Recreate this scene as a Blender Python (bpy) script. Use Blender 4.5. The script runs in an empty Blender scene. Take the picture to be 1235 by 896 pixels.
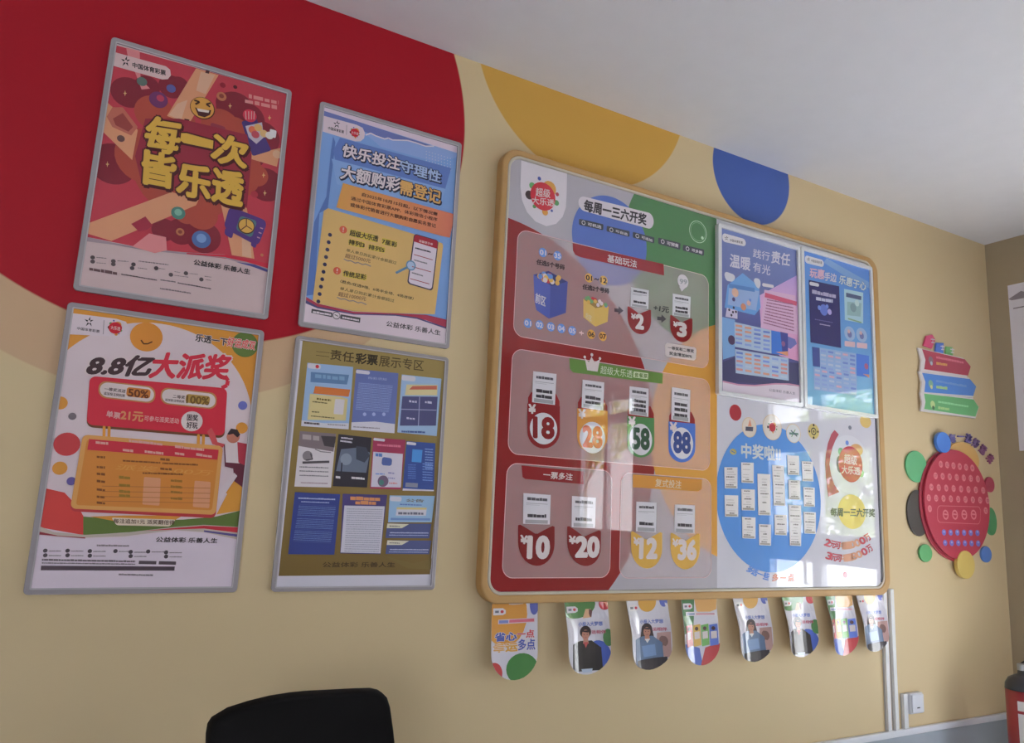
import bpy, bmesh, math, random
from mathutils import Vector, Matrix
random.seed(7)
PI = math.pi
SC = bpy.context.scene
COL = SC.collection

# ------------------------------------------------------------------ camera
WALL_DIST, EYE = 2.75, 1.45            # metres from the lens to the poster wall, lens height
FPX, YAW, PITCH, ROLL, IW, IH = 912.135, 0.50633, 0.17721, 0.04657, 1235.0, 896.0

def _axes():
    cy, sy, cp, sp, cr, sr = math.cos(YAW), math.sin(YAW), math.cos(PITCH), math.sin(PITCH), math.cos(ROLL), math.sin(ROLL)
    f = Vector((sy*cp, cy*cp, sp)); r = Vector((cy, -sy, 0)); u = r.cross(f)
    return r*cr + u*sr, u*cr - r*sr, f
RIGHT, UP, FWD = _axes()
EYEPOS = Vector((0, -WALL_DIST, EYE))
cd = bpy.data.cameras.new('camera'); cam = bpy.data.objects.new('camera', cd); COL.objects.link(cam)
cd.sensor_fit = 'HORIZONTAL'; cd.sensor_width = 36.0; cd.lens = FPX/IW*36.0
cd.clip_start = 0.05; cd.clip_end = 200
cam.matrix_world = Matrix(((RIGHT.x, UP.x, -FWD.x, EYEPOS.x), (RIGHT.y, UP.y, -FWD.y, EYEPOS.y),
                           (RIGHT.z, UP.z, -FWD.z, EYEPOS.z), (0, 0, 0, 1)))
SC.camera = cam

# ------------------------------------------------------------------ world, light, exposure
SC.view_settings.view_transform = 'Standard'
SC.view_settings.look = 'None'
SC.view_settings.gamma = 1.0
SC.view_settings.use_curve_mapping = False
SC.view_settings.exposure = 0.2
SC.cycles.use_denoising = True
SC.cycles.max_bounces = 10
SC.cycles.diffuse_bounces = 6
SC.cycles.transparent_max_bounces = 12
SC.cycles.sample_clamp_indirect = 8.0
SKY = 8.5
SUN = 38.0
w = bpy.data.worlds.new('daylight'); SC.world = w; w.use_nodes = True
nt = w.node_tree; nt.nodes.clear()
bg = nt.nodes.new('ShaderNodeBackground'); out = nt.nodes.new('ShaderNodeOutputWorld')
tc = nt.nodes.new('ShaderNodeTexCoord'); sep = nt.nodes.new('ShaderNodeSeparateXYZ'); rp = nt.nodes.new('ShaderNodeValToRGB')
nt.links.new(tc.outputs['Generated'], sep.inputs[0]); nt.links.new(sep.outputs['Z'], rp.inputs[0])
rp.color_ramp.elements[0].position = 0.0; rp.color_ramp.elements[0].color = (0.95, 0.96, 1.0, 1)
rp.color_ramp.elements[1].position = 0.6; rp.color_ramp.elements[1].color = (0.70, 0.83, 1.0, 1)
nt.links.new(rp.outputs[0], bg.inputs[0]); bg.inputs[1].default_value = SKY
nt.links.new(bg.outputs[0], out.inputs[0])

sl = bpy.data.lights.new('sun', 'SUN'); sl.energy = SUN; sl.angle = math.radians(1.5); sl.color = (1.0, 0.98, 0.96)
so_ = bpy.data.objects.new('sun', sl); COL.objects.link(so_); so_.location = (12, 4, 12)
so_.rotation_euler = Vector((-0.80, -0.09, -0.60)).to_track_quat('-Z', 'Y').to_euler()

XR, XL, YB, ZCEIL = 5.17, -4.6, -6.2, 3.36       # right wall, left wall, back wall, ceiling

def portal(name, loc, rot, sx, sy):
    l = bpy.data.lights.new(name, 'AREA'); l.shape = 'RECTANGLE'; l.size = sx; l.size_y = sy
    l.cycles.is_portal = True
    o = bpy.data.objects.new(name, l); o.location = loc; o.rotation_euler = rot; COL.objects.link(o)
portal('doorway_daylight_portal', (XR+0.12, -1.555, 1.28), (0, PI/2, 0), 2.5, 1.1)
portal('window_daylight_portal', (XR+0.12, -4.44, 1.98), (0, PI/2, 0), 1.56, 1.12)
portal('fill_window_portal', (-2.8, YB-0.12, 1.65), (PI/2, 0, 0), 2.2, 2.1)  # portal of the unseen back window added as fill

# ------------------------------------------------------------------ materials
def lin(v):
    v /= 255.0
    return v/12.92 if v <= 0.04045 else ((v+0.055)/1.055)**2.4
_mc = {}
def rgbm(c, rough=0.45, coat=0.0, crough=0.03, spec=0.4, metal=0.0, noise=0.03):
    """procedural paint / ink / plastic from a linear albedo"""
    key = (tuple(round(x, 3) for x in c), rough, coat, crough, spec, metal, noise)
    if key in _mc: return _mc[key]
    m = bpy.data.materials.new('surface_%03d' % len(_mc)); m.use_nodes = True
    n = m.node_tree; b = n.nodes['Principled BSDF']
    b.inputs['Roughness'].default_value = rough
    b.inputs['Specular IOR Level'].default_value = spec
    b.inputs['Metallic'].default_value = metal
    b.inputs['Coat Weight'].default_value = coat
    b.inputs['Coat Roughness'].default_value = crough
    b.inputs['Coat IOR'].default_value = 1.55
    t = n.nodes.new('ShaderNodeTexCoord'); nz = n.nodes.new('ShaderNodeTexNoise')
    nz.inputs['Scale'].default_value = 9; nz.inputs['Detail'].default_value = 2
    mr = n.nodes.new('ShaderNodeMapRange'); mr.inputs[3].default_value = 1-noise; mr.inputs[4].default_value = 1+noise
    mx = n.nodes.new('ShaderNodeMix'); mx.data_type = 'RGBA'; mx.blend_type = 'MULTIPLY'; mx.inputs[0].default_value = 1
    mx.inputs[6].default_value = (*c, 1)
    n.links.new(t.outputs['Object'], nz.inputs[0]); n.links.new(nz.outputs[0], mr.inputs[0])
    n.links.new(mr.outputs[0], mx.inputs[7]); n.links.new(mx.outputs[2], b.inputs['Base Color'])
    _mc[key] = m
    return m
GLOSS = {'paper': dict(rough=0.5, spec=0.35), 'sleeve': dict(rough=0.4, coat=0.35, crough=0.12, spec=0.3),
         'gloss': dict(rough=0.4, coat=1.0, crough=0.015, spec=0.3), 'card': dict(rough=0.35, coat=1.0, crough=0.09, spec=0.4),
         'satin': dict(rough=0.35, coat=0.5, crough=0.22, spec=0.4)}
def ink(c, k=0.55, kind='paper'):
    """c: 0-255 colour of the print as seen; k: the light there"""
    a = [lin(x)/k for x in c]; g = .3*a[0]+.59*a[1]+.11*a[2]
    a = [max(.008, g+(x-g)*.97) for x in a]; q = max(a)
    if q > .80: a = [x*.80/q for x in a]
    return rgbm(a, **GLOSS[kind])
def gradm(stops, k, kind, axis='Z', diag=0.0):
    """a printed colour gradient across its own sheet"""
    m = bpy.data.materials.new('printed_gradient'); m.use_nodes = True
    n = m.node_tree; b = n.nodes['Principled BSDF']; g = GLOSS[kind]
    b.inputs['Roughness'].default_value = g['rough']; b.inputs['Coat Weight'].default_value = g.get('coat', 0)
    b.inputs['Coat Roughness'].default_value = g.get('crough', 0.03); b.inputs['Coat IOR'].default_value = 1.55
    t = n.nodes.new('ShaderNodeTexCoord'); s = n.nodes.new('ShaderNodeSeparateXYZ'); r = n.nodes.new('ShaderNodeValToRGB')
    ma = n.nodes.new('ShaderNodeMath'); ma.operation = 'MULTIPLY_ADD'; ma.inputs[1].default_value = diag
    n.links.new(t.outputs['Generated'], s.inputs[0]); n.links.new(s.outputs['X'], ma.inputs[0]); n.links.new(s.outputs[axis], ma.inputs[2])
    n.links.new(ma.outputs[0], r.inputs[0]); n.links.new(r.outputs[0], b.inputs['Base Color'])
    e = r.color_ramp.elements
    for i, (p, c) in enumerate(stops):
        el = e[i] if i < 2 else e.new(p)
        el.position = p; a = [lin(x)/k for x in c]; q = max(1, max(a)/.8); el.color = (*[x/q for x in a], 1)
    return m
def frosted(c, mixf, kind='gloss'):
    m = bpy.data.materials.new('translucent_white_ink'); m.use_nodes = True
    n = m.node_tree; b = n.nodes['Principled BSDF']; b.inputs['Base Color'].default_value = (*c, 1)
    g = GLOSS[kind]; b.inputs['Roughness'].default_value = 0.4
    b.inputs['Coat Weight'].default_value = g.get('coat', 0); b.inputs['Coat Roughness'].default_value = g.get('crough', .03); b.inputs['Coat IOR'].default_value = 1.55
    tr = n.nodes.new('ShaderNodeBsdfTransparent'); mx = n.nodes.new('ShaderNodeMixShader'); mx.inputs[0].default_value = mixf
    o = n.nodes['Material Output']
    n.links.new(tr.outputs[0], mx.inputs[1]); n.links.new(b.outputs[0], mx.inputs[2]); n.links.new(mx.outputs[0], o.inputs[0])
    return m
def glassm(name, tint=(1, 1, 1), refl=0.07):
    m = bpy.data.materials.new(name); m.use_nodes = True; n = m.node_tree; n.nodes.remove(n.nodes['Principled BSDF'])
    tr = n.nodes.new('ShaderNodeBsdfTransparent'); tr.inputs[0].default_value = (*tint, 1)
    gl = n.nodes.new('ShaderNodeBsdfGlossy'); gl.inputs['Roughness'].default_value = 0.01
    mx = n.nodes.new('ShaderNodeMixShader'); mx.inputs[0].default_value = refl
    n.links.new(tr.outputs[0], mx.inputs[1]); n.links.new(gl.outputs[0], mx.inputs[2]); n.links.new(mx.outputs[0], n.nodes['Material Output'].inputs[0])
    return m

# ------------------------------------------------------------------ object helpers
def link_mesh(name, me, parent=None, mats=()):
    o = bpy.data.objects.new(name, me); COL.objects.link(o)
    for m in mats: me.materials.append(m)
    if parent: o.parent = parent
    return o
def bm_obj(name, bm, mats, parent=None, smooth=False, bevel=0.0, seg=2):
    me = bpy.data.meshes.new(name); bmesh.ops.recalc_face_normals(bm, faces=bm.faces); bm.to_mesh(me); bm.free()
    if smooth:
        for p in me.polygons: p.use_smooth = True
    o = link_mesh(name, me, parent, mats if isinstance(mats, (list, tuple)) else [mats])
    if bevel:
        b = o.modifiers.new('bevel', 'BEVEL'); b.width = bevel; b.segments = seg; b.limit_method = 'ANGLE'
    return o
def thing(name, label, cat, loc, group=None):
    o = bpy.data.objects.new(name, None); COL.objects.link(o); o.location = loc; o.empty_display_size = 0.05
    o['label'] = label; o['category'] = cat
    if group: o['group'] = group
    return o
def tag(o, label, cat, group=None):
    o['label'] = label; o['category'] = cat
    if group: o['group'] = group
    return o
def struct(o):
    o['kind'] = 'structure'; return o
def add_box(bm, lo, hi):
    lo = Vector(lo); hi = Vector(hi)
    r = bmesh.ops.create_cube(bm, size=1.0)
    for v in r['verts']:
        v.co = Vector(((lo[i]+hi[i])/2 + v.co[i]*(hi[i]-lo[i]) for i in range(3)))
    return r['verts']
def add_prism(bm, pts, y0, y1):
    """pts: (x, z) outline; extruded from y0 to y1"""
    a = [bm.verts.new((p[0], y0, p[1])) for p in pts]; b = [bm.verts.new((p[0], y1, p[1])) for p in pts]
    bm.faces.new(a); bm.faces.new(b[::-1]); n = len(pts)
    for i in range(n): bm.faces.new((a[i], a[(i+1) % n], b[(i+1) % n], b[i]))
def add_ring(bm, outer, inner, y0, y1):
    """closed frame between two outlines with the same point count"""
    n = len(outer)
    A = [[bm.verts.new((p[0], y, p[1])) for p in q] for q, y in ((outer, y0), (outer, y1), (inner, y1), (inner, y0))]
    for k in range(4):
        p, q = A[k], A[(k+1) % 4]
        for i in range(n): bm.faces.new((p[i], p[(i+1) % n], q[(i+1) % n], q[i]))
def rrect(x0, x1, z0, z1, r, seg=6):
    pts = []
    for cx, cz, a0 in ((x1-r, z1-r, 0), (x0+r, z1-r, 90), (x0+r, z0+r, 180), (x1-r, z0+r, 270)):
        for i in range(seg+1):
            a = math.radians(a0 + 90*i/seg); pts.append((cx + r*math.cos(a), cz + r*math.sin(a)))
    return pts
def add_lathe(bm, prof, c, n=28):
    rings = []
    for r, z in prof:
        rings.append([bm.verts.new((c[0]+r*math.cos(2*PI*i/n), c[1]+r*math.sin(2*PI*i/n), c[2]+z)) for i in range(n)])
    for a, b in zip(rings, rings[1:]):
        for i in range(n): bm.faces.new((a[i], a[(i+1) % n], b[(i+1) % n], b[i]))
    bm.faces.new(rings[0][::-1]); bm.faces.new(rings[-1])
def add_tube(bm, pts, r, n=10):
    pts = [Vector(p) for p in pts]; rings = []
    for i, p in enumerate(pts):
        d = (pts[min(i+1, len(pts)-1)] - pts[max(i-1, 0)]).normalized()
        u = d.orthogonal().normalized() if i == 0 else (u - d*u.dot(d)).normalized()
        v = d.cross(u); rr = r[i] if isinstance(r, (list, tuple)) else r
        rings.append([bm.verts.new(p + u*rr*math.cos(2*PI*k/n) + v*rr*math.sin(2*PI*k/n)) for k in range(n)])
    for a, b in zip(rings, rings[1:]):
        for k in range(n): bm.faces.new((a[k], a[(k+1) % n], b[(k+1) % n], b[k]))
    bm.faces.new(rings[0][::-1]); bm.faces.new(rings[-1])

# measuring: a point of the photograph, taken to lie on a plane parallel to the poster wall, in metres
def W(px, py, d=0.0):
    v = FWD + RIGHT*((px-IW/2)/FPX) - UP*((py-IH/2)/FPX)
    t = (WALL_DIST-d)/v.y
    return (v.x*t, EYE + v.z*t)
def PX(x, z, d=0.0):
    p = Vector((x, -d, z)) - EYEPOS; q = p.dot(FWD)
    return (IW/2 + FPX*p.dot(RIGHT)/q, IH/2 - FPX*p.dot(UP)/q)
def jac(x, z, d):
    e = 1e-3; a = PX(x, z, d); b = PX(x+e, z, d); c = PX(x, z+e, d)
    return ((b[0]-a[0])/e, (c[0]-a[0])/e), ((b[1]-a[1])/e, (c[1]-a[1])/e)
def circfit(pts):
    # algebraic least squares circle
    sx = [0.0]*9; A = [[0.0]*3 for _ in range(3)]; B = [0.0]*3
    for x, z in pts:
        r = (x, z, 1.0); q = -(x*x+z*z)
        for i in range(3):
            B[i] += r[i]*q
            for j in range(3): A[i][j] += r[i]*r[j]
    s = Matrix(A).inverted() @ Vector(B)
    cx, cz = -s[0]/2, -s[1]/2
    return cx, cz, math.sqrt(max(1e-9, cx*cx+cz*cz-s[2]))
def clip_poly(pts, box):
    x0, x1, z0, z1 = box
    for ax, lim, sg in ((0, x0, 1), (0, x1, -1), (1, z0, 1), (1, z1, -1)):
        o = []
        for i in range(len(pts)):
            a, b = pts[i-1], pts[i]
            da, db = (a[ax]-lim)*sg, (b[ax]-lim)*sg
            if (da >= 0) != (db >= 0):
                t = da/(da-db); o.append((a[0]+(b[0]-a[0])*t, a[1]+(b[1]-a[1])*t))
            if db >= 0: o.append(b)
        pts = o
        if len(pts) < 3: return []
    return pts

def clip_convex(pts, hull):
    for i in range(len(hull)):
        a, b = hull[i-1], hull[i]; o = []
        f = lambda q: (b[0]-a[0])*(q[1]-a[1])-(b[1]-a[1])*(q[0]-a[0])
        for k in range(len(pts)):
            p, q = pts[k-1], pts[k]; dp, dq = f(p), f(q)
            if (dp >= 0) != (dq >= 0):
                u = dp/(dp-dq); o.append((p[0]+(q[0]-p[0])*u, p[1]+(q[1]-p[1])*u))
            if dq >= 0: o.append(q)
        pts = o
        if len(pts) < 3: return []
    return pts

# ------------------------------------------------------------------ lettering
_gl = {}
def glyphs(s):
    key = s
    if key in _gl: return _gl[key]
    c = bpy.data.curves.new('t', 'FONT'); c.body = s; c.resolution_u = 3; c.fill_mode = 'FRONT'
    o = bpy.data.objects.new('t', c); COL.objects.link(o); bpy.context.view_layer.update()
    me = bpy.data.meshes.new_from_object(o.evaluated_get(bpy.context.evaluated_depsgraph_get()))
    vs = [(v.co.x, v.co.y) for v in me.vertices]; fs = [tuple(p.vertices) for p in me.polygons]
    bpy.data.objects.remove(o); bpy.data.curves.remove(c); bpy.data.meshes.remove(me)
    _gl[key] = (vs, fs); return _gl[key]
def bbox(vs):
    return min(v[0] for v in vs), max(v[0] for v in vs), min(v[1] for v in vs), max(v[1] for v in vs)

class Sheet:
    """flat print lying on a plane parallel to the wall; ink layers a fraction of a millimetre apart"""
    def __init__(s, root, depth, k, kind):
        s.root, s.d, s.k, s.kind = root, depth, k, kind
        s.ox = s.oy = 0; s.sc = 1; s.L = 0; s.clip = None; s.cur = None
        s.map3 = None; s.n = 0; s.grid = None
    def v(s, ox, oy, sc): s.ox, s.oy, s.sc = ox, oy, sc
    def p(s, q):
        return W(s.ox+q[0]/s.sc, s.oy+q[1]/s.sc, s.d)
    def m(s, c):
        return c if isinstance(c, bpy.types.Material) else ink(c, s.k, s.kind)
    def part(s, name, parent=None, L=None, label=None):
        s.end()
        s.cur = dict(name=name, parent=parent or s.root, v=[], f=[], fm=[], mats=[], label=label)
        if L is not None: s.L = L
        return s
    def _mi(s, c):
        m = s.m(c)
        if m not in s.cur['mats']: s.cur['mats'].append(m)
        return s.cur['mats'].index(m)
    def to3(s, x, z):
        h = s.L*0.0003 + (s.n % 13)*0.00002
        if s.map3: return s.map3(x, z, h)
        l = s.root.location
        return (x-l.x, -(s.d+h)-l.y, z-l.z)
    def raw(s, pts, c, cell=False):
        if s.clip: pts = clip_poly(pts, s.clip) if len(s.clip) == 4 and not hasattr(s.clip[0], '__len__') else clip_convex(pts, s.clip)
        if len(pts) < 3: return
        if s.grid and not cell:
            xs, zs = s.grid
            for i in range(len(xs)-1):
                for j in range(len(zs)-1):
                    q = clip_poly(pts, (xs[i], xs[i+1], zs[j], zs[j+1]))
                    if len(q) > 2: s.raw(q, c, True)
                    s.n -= len(q) > 2
            s.n += 1; return
        a = sum(pts[i-1][0]*pts[i][1]-pts[i][0]*pts[i-1][1] for i in range(len(pts)))
        if a < 0: pts = pts[::-1]
        s.n += 1
        b = len(s.cur['v']); s.cur['v'] += [s.to3(*q) for q in pts]
        s.cur['f'].append(tuple(range(b, b+len(pts)))); s.cur['fm'].append(s._mi(c))
    def end(s):
        o = None
        if s.cur and s.cur['f']:
            c = s.cur; me = bpy.data.meshes.new(c['name']); me.from_pydata(c['v'], [], c['f'])
            for p, i in zip(me.polygons, c['fm']): p.material_index = i
            me.update(); o = link_mesh(c['name'], me, c['parent'], c['mats'])
            if c['label']: o['label'] = c['label']
        s.cur = None; s.last = o
        return o
    # ---- shapes in view coordinates
    def poly(s, pts, c): s.raw([s.p(q) for q in pts], c)
    def box(s, tl, br, c):
        a, b = s.p(tl), s.p(br); s.raw([(a[0], b[1]), (b[0], b[1]), (b[0], a[1]), (a[0], a[1])], c)
    def rq(s, tl, tr, br, bl, c, r=0.3, seg=5, grow=0.0):
        """rounded quad; r as a share of the shorter side"""
        P = [s.p(q) for q in (tl, tr, br, bl)]
        wd = math.dist(P[0], P[1]); ht = math.dist(P[0], P[3]); R = r*min(wd, ht)
        pts = []
        for x, z in rrect(-grow, wd+grow, -grow, ht+grow, max(R, 1e-4), seg):
            u, w_ = x/wd, z/ht
            pts.append(tuple((1-w_)*((1-u)*P[3][i]+u*P[2][i]) + w_*((1-u)*P[0][i]+u*P[1][i]) for i in (0, 1)))
        s.raw(pts, c)
    def disc(s, cx, cy, hh, c, n=26, a0=0, a1=360):
        q = s.p((cx, cy)); j = jac(q[0], q[1], s.d); R = hh/s.sc/math.hypot(*j[1]); s.circ(q[0], q[1], R, R, c, n, a0, a1)
    def ell(s, cx, cy, rx, ry, c, n=36, a0=0, a1=360):
        q = s.p((cx, cy)); j = jac(q[0], q[1], s.d)
        s.circ(q[0], q[1], rx/s.sc/math.hypot(*j[0]), ry/s.sc/math.hypot(*j[1]), c, n, a0, a1)
    def circ(s, x, z, rx, rz, c, n=36, a0=0, a1=360):
        full = a1-a0 >= 360
        pts = [(x+rx*math.cos(math.radians(a0+(a1-a0)*i/n)), z+rz*math.sin(math.radians(a0+(a1-a0)*i/n))) for i in range(n if full else n+1)]
        s.raw(pts, c)
    def ring(s, cx, cy, hh, th, c, n=28):
        q = s.p((cx, cy)); j = jac(q[0], q[1], s.d); R = hh/s.sc/math.hypot(*j[1]); r = R*(1-th)
        for i in range(n):
            a, b = 2*PI*i/n, 2*PI*(i+1)/n
            s.raw([(q[0]+r*math.cos(a), q[1]+r*math.sin(a)), (q[0]+R*math.cos(a), q[1]+R*math.sin(a)),
                   (q[0]+R*math.cos(b), q[1]+R*math.sin(b)), (q[0]+r*math.cos(b), q[1]+r*math.sin(b))], c)
    def line(s, pts, wpx, c):
        P = [s.p(q) for q in pts]; q = P[0]; j = jac(q[0], q[1], s.d); h = wpx/s.sc/math.hypot(*j[1])/2
        for a, b in zip(P, P[1:]):
            L = math.dist(a, b) or 1e-6; nx, nz = -(b[1]-a[1])/L*h, (b[0]-a[0])/L*h
            s.raw([(a[0]-nx, a[1]-nz), (b[0]-nx, b[1]-nz), (b[0]+nx, b[1]+nz), (a[0]+nx, a[1]+nz)], c)
    def dash(s, a, b, h, c, seed=0, gap=0.35, lo=0.6, hi=2.4):
        """a row of tiny unreadable print: glyph-sized blocks"""
        rnd = random.Random(seed*977+int(a[0]*3+a[1]*7)); P, Q = s.p(a), s.p(b)
        T = s.p((a[0], a[1]-h)); hv = (T[0]-P[0], T[1]-P[1]); hl = math.hypot(*hv); L = math.dist(P, Q); t = 0
        ux, uz = (Q[0]-P[0])/L, (Q[1]-P[1])/L
        while t < L:
            w_ = min(hl*rnd.uniform(lo, hi), L-t); A = (P[0]+ux*t, P[1]+uz*t); B = (P[0]+ux*(t+w_), P[1]+uz*(t+w_))
            f = rnd.uniform(0.75, 1.0)
            s.raw([A, B, (B[0]+hv[0]*f, B[1]+hv[1]*f), (A[0]+hv[0]*f, A[1]+hv[1]*f)], c)
            t += w_ + hl*gap
    def dots(s, name, parent, L, items):
        for cx, cy, r, c in items:
            s.part(name, parent, L); s.disc(cx, cy, r, c)
    def txt(s, st, bl, br, tl, c, bold=0.015, out=None, ow=0.03, drop=None, L=None):
        P, Q, T = s.p(bl), s.p(br), s.p(tl)
        s.lay(st, P, Q, T, c, bold, out, ow, drop)
    def lay(s, st, P, Q, T, c, bold=0.015, out=None, ow=0.03, drop=None):
        L0 = s.L; x0, x1, z0, z1 = bbox(glyphs(st)[0])
        if z1-z0 < 0.5: z0, z1 = -0.08, 0.86
        def put(b, cc, dx=0, dz=0):
            vs, fs = glyphs(st); mi = s._mi(cc)
            nd = 0 if b <= .004 else (4 if b <= .022 else 8)
            for k in range(nd+1):
                ex, ez = (b*math.cos(2*PI*k/nd+.4), b*math.sin(2*PI*k/nd+.4)) if k < nd else (0, 0)
                bse = len(s.cur['v']); s.n += 1
                for x, y in vs:
                    u, w_ = (x+dx+ex-x0)/(x1-x0), (y+dz+ez-z0)/(z1-z0)
                    s.cur['v'].append(s.to3(P[0]+u*(Q[0]-P[0])+w_*(T[0]-P[0]), P[1]+u*(Q[1]-P[1])+w_*(T[1]-P[1])))
                for f in fs: s.cur['f'].append(tuple(bse+i for i in f)); s.cur['fm'].append(mi)
        if drop: put(bold+ow, drop[2], drop[0], drop[1]); s.L += 0.5
        if out is not None: put(bold+ow, out); s.L += 0.5
        put(bold, c); s.L = L0
    # ---- recurring marks
    def runner(s, cx, cy, r, c):
        """star-like ribbon mark of the lottery"""
        for a0, a1, l in ((75, 15, 1), (150, 20, .95), (20, -30, .9), (235, 30, 1), (300, -25, 1)):
            a = math.radians(a0); b = math.radians(a0+a1)
            s.poly([(cx+r*.30*math.cos(a-.5), cy-r*.30*math.sin(a-.5)), (cx+r*l*math.cos(a), cy-r*l*math.sin(a)),
                    (cx+r*.42*math.cos(a+.45), cy-r*.42*math.sin(a+.45)), (cx+r*.25*math.cos(b), cy-r*.25*math.sin(b))], c)
    def lotto(s, cx, cy, h, text=True, big=False):
        """red disc with little coloured discs round it"""
        L0 = s.L
        for dx, dy, r, c in ((-.75, -.75, .24, (70, 120, 70)), (-.25, -1.25, .14, (60, 70, 130)), (.45, -.55, .55, (200, 140, 60)),
                             (1.0, -.15, .14, (140, 30, 40)), (-.95, -.1, .32, (50, 35, 35)), (.95, .45, .2, (70, 120, 70)),
                             (.15, 1.1, .24, (210, 145, 60)), (-.6, .7, .14, (70, 120, 70)), (.62, 1.0, .1, (60, 70, 130))):
            s.disc(cx+dx*h, cy+dy*h, r*h, c, 14)
        s.L += 1; s.disc(cx, cy, h, (165, 25, 40), 28); s.L += 1
        if text:
            sl = .18
            s.txt('超级', (cx-.52*h, cy-.02*h-.0*h), (cx+.5*h, cy+.12*h), (cx-.5*h, cy-.62*h), (225, 205, 205), .02)
            s.txt('大乐透', (cx-.78*h, cy+.5*h), (cx+.8*h, cy+.72*h), (cx-.78*h, cy-.05*h+.05*h), (225, 205, 205), .02)
        s.L = L0

# ------------------------------------------------------------------ the room
KL, KR = 0.50, 0.60     # how bright the left and the right of the wall are in the photograph
def albedo(c, k): return tuple(min(.86, lin(x)/k) for x in c)

def wall_paint():
    m = bpy.data.materials.new('painted_wall'); m.use_nodes = True; n = m.node_tree; b = n.nodes['Principled BSDF']
    b.inputs['Roughness'].default_value = 0.55; b.inputs['Specular IOR Level'].default_value = 0.25
    t = n.nodes.new('ShaderNodeTexCoord'); s = n.nodes.new('ShaderNodeSeparateXYZ'); n.links.new(t.outputs['Object'], s.inputs[0])
    cb = n.nodes.new('ShaderNodeCombineXYZ'); n.links.new(s.outputs['X'], cb.inputs[0]); n.links.new(s.outputs['Z'], cb.inputs[2])
    prev = None
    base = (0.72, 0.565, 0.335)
    red = circfit([W(*q) for q in [(548, 66), (556, 110), (560, 140), (560.7, 157), (556.5, 209), (321.5, 410), (355, 404), (378, 397.5), (53, 360), (75, 372), (5, 334)]])
    pea = (red[0]-0.04, red[1]-0.22, red[2]-0.02)
    ora = circfit([W(*q) for q in [(579, 76.5), (598, 133), (628, 175), (649, 191), (791, 207), (809.5, 192.6), (823, 164.6)]])
    blu = circfit([W(*q) for q in [(867, 204.5), (872, 234), (884, 256), (937, 271), (944.6, 240), (941, 212)]])
    nz = n.nodes.new('ShaderNodeTexNoise'); nz.inputs['Scale'].default_value = 1.3; nz.inputs['Detail'].default_value = 4
    n.links.new(t.outputs['Object'], nz.inputs[0])
    col = n.nodes.new('ShaderNodeMix'); col.data_type = 'RGBA'; n.links.new(nz.outputs[0], col.inputs[0])
    col.inputs[6].default_value = (*[x*.96 for x in base], 1); col.inputs[7].default_value = (*[x*1.04 for x in base], 1)
    prev = col.outputs[2]
    for (cx, cz, r), c in ((pea, (0.66, 0.44, 0.27)), (red, (0.44, 0.010, 0.022)), (ora, (0.70, 0.40, 0.085)), (blu, (0.085, 0.15, 0.46))):
        d = n.nodes.new('ShaderNodeVectorMath'); d.operation = 'DISTANCE'; d.inputs[1].default_value = (cx, 0, cz)
        n.links.new(cb.outputs[0], d.inputs[0])
        mr = n.nodes.new('ShaderNodeMapRange'); mr.inputs[1].default_value = r-.003; mr.inputs[2].default_value = r+.003
        mr.inputs[3].default_value = 1; mr.inputs[4].default_value = 0
        n.links.new(d.outputs['Value'], mr.inputs[0])
        mx = n.nodes.new('ShaderNodeMix'); mx.data_type = 'RGBA'; mx.inputs[7].default_value = (*c, 1)
        n.links.new(mr.outputs[0], mx.inputs[0]); n.links.new(prev, mx.inputs[6]); prev = mx.outputs[2]
    n.links.new(prev, b.inputs['Base Color'])
    n2 = n.nodes.new('ShaderNodeTexNoise'); n2.inputs['Scale'].default_value = 140; bp = n.nodes.new('ShaderNodeBump')
    bp.inputs['Strength'].default_value = 0.05; n.links.new(t.outputs['Object'], n2.inputs[0])
    n.links.new(n2.outputs[0], bp.inputs['Height']); n.links.new(bp.outputs[0], b.inputs['Normal'])
    return m
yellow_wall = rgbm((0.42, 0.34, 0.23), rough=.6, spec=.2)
white_paint = rgbm((0.74, 0.73, 0.76), rough=.7, spec=.2, noise=.02)
back_paint = rgbm((0.34, 0.31, 0.28), rough=.7, spec=.2)
white_plastic = rgbm((0.74, 0.75, 0.80), rough=.35, spec=.5)
dark_metal = rgbm((0.06, 0.06, 0.065), rough=.4, spec=.5)
aluminium = rgbm((0.45, 0.46, 0.48), rough=.4, metal=.6)

def slab(name, boxes, m):
    bm = bmesh.new()
    for lo, hi in boxes: add_box(bm, lo, hi)
    return struct(bm_obj(name, bm, m))
T = 0.2
slab('wall_front', [((XL-T, 0, 0), (XR+T, T, ZCEIL))], wall_paint())
DY0, DY1, DZ = -1.0, -2.11, 2.53        # doorway in the right wall
WY0, WY1, WZ0, WZ1 = -3.88, -5.0, 1.20, 2.76
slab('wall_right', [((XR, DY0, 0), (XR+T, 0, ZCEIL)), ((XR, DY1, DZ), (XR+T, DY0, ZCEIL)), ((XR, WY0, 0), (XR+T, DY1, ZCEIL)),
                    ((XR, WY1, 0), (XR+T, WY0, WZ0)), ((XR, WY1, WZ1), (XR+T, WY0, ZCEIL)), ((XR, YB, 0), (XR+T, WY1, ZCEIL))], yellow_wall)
BX0, BX1, BZ0, BZ1 = -3.9, -1.7, 0.6, 2.7
slab('wall_back', [((XL-T, YB-T, 0), (BX0, YB, ZCEIL)), ((BX1, YB-T, 0), (XR+T, YB, ZCEIL)), ((BX0, YB-T, 0), (BX1, YB, BZ0)), ((BX0, YB-T, BZ1), (BX1, YB, ZCEIL))], back_paint)
slab('wall_left', [((XL-T, YB, 0), (XL, 0, ZCEIL))], back_paint)
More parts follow.
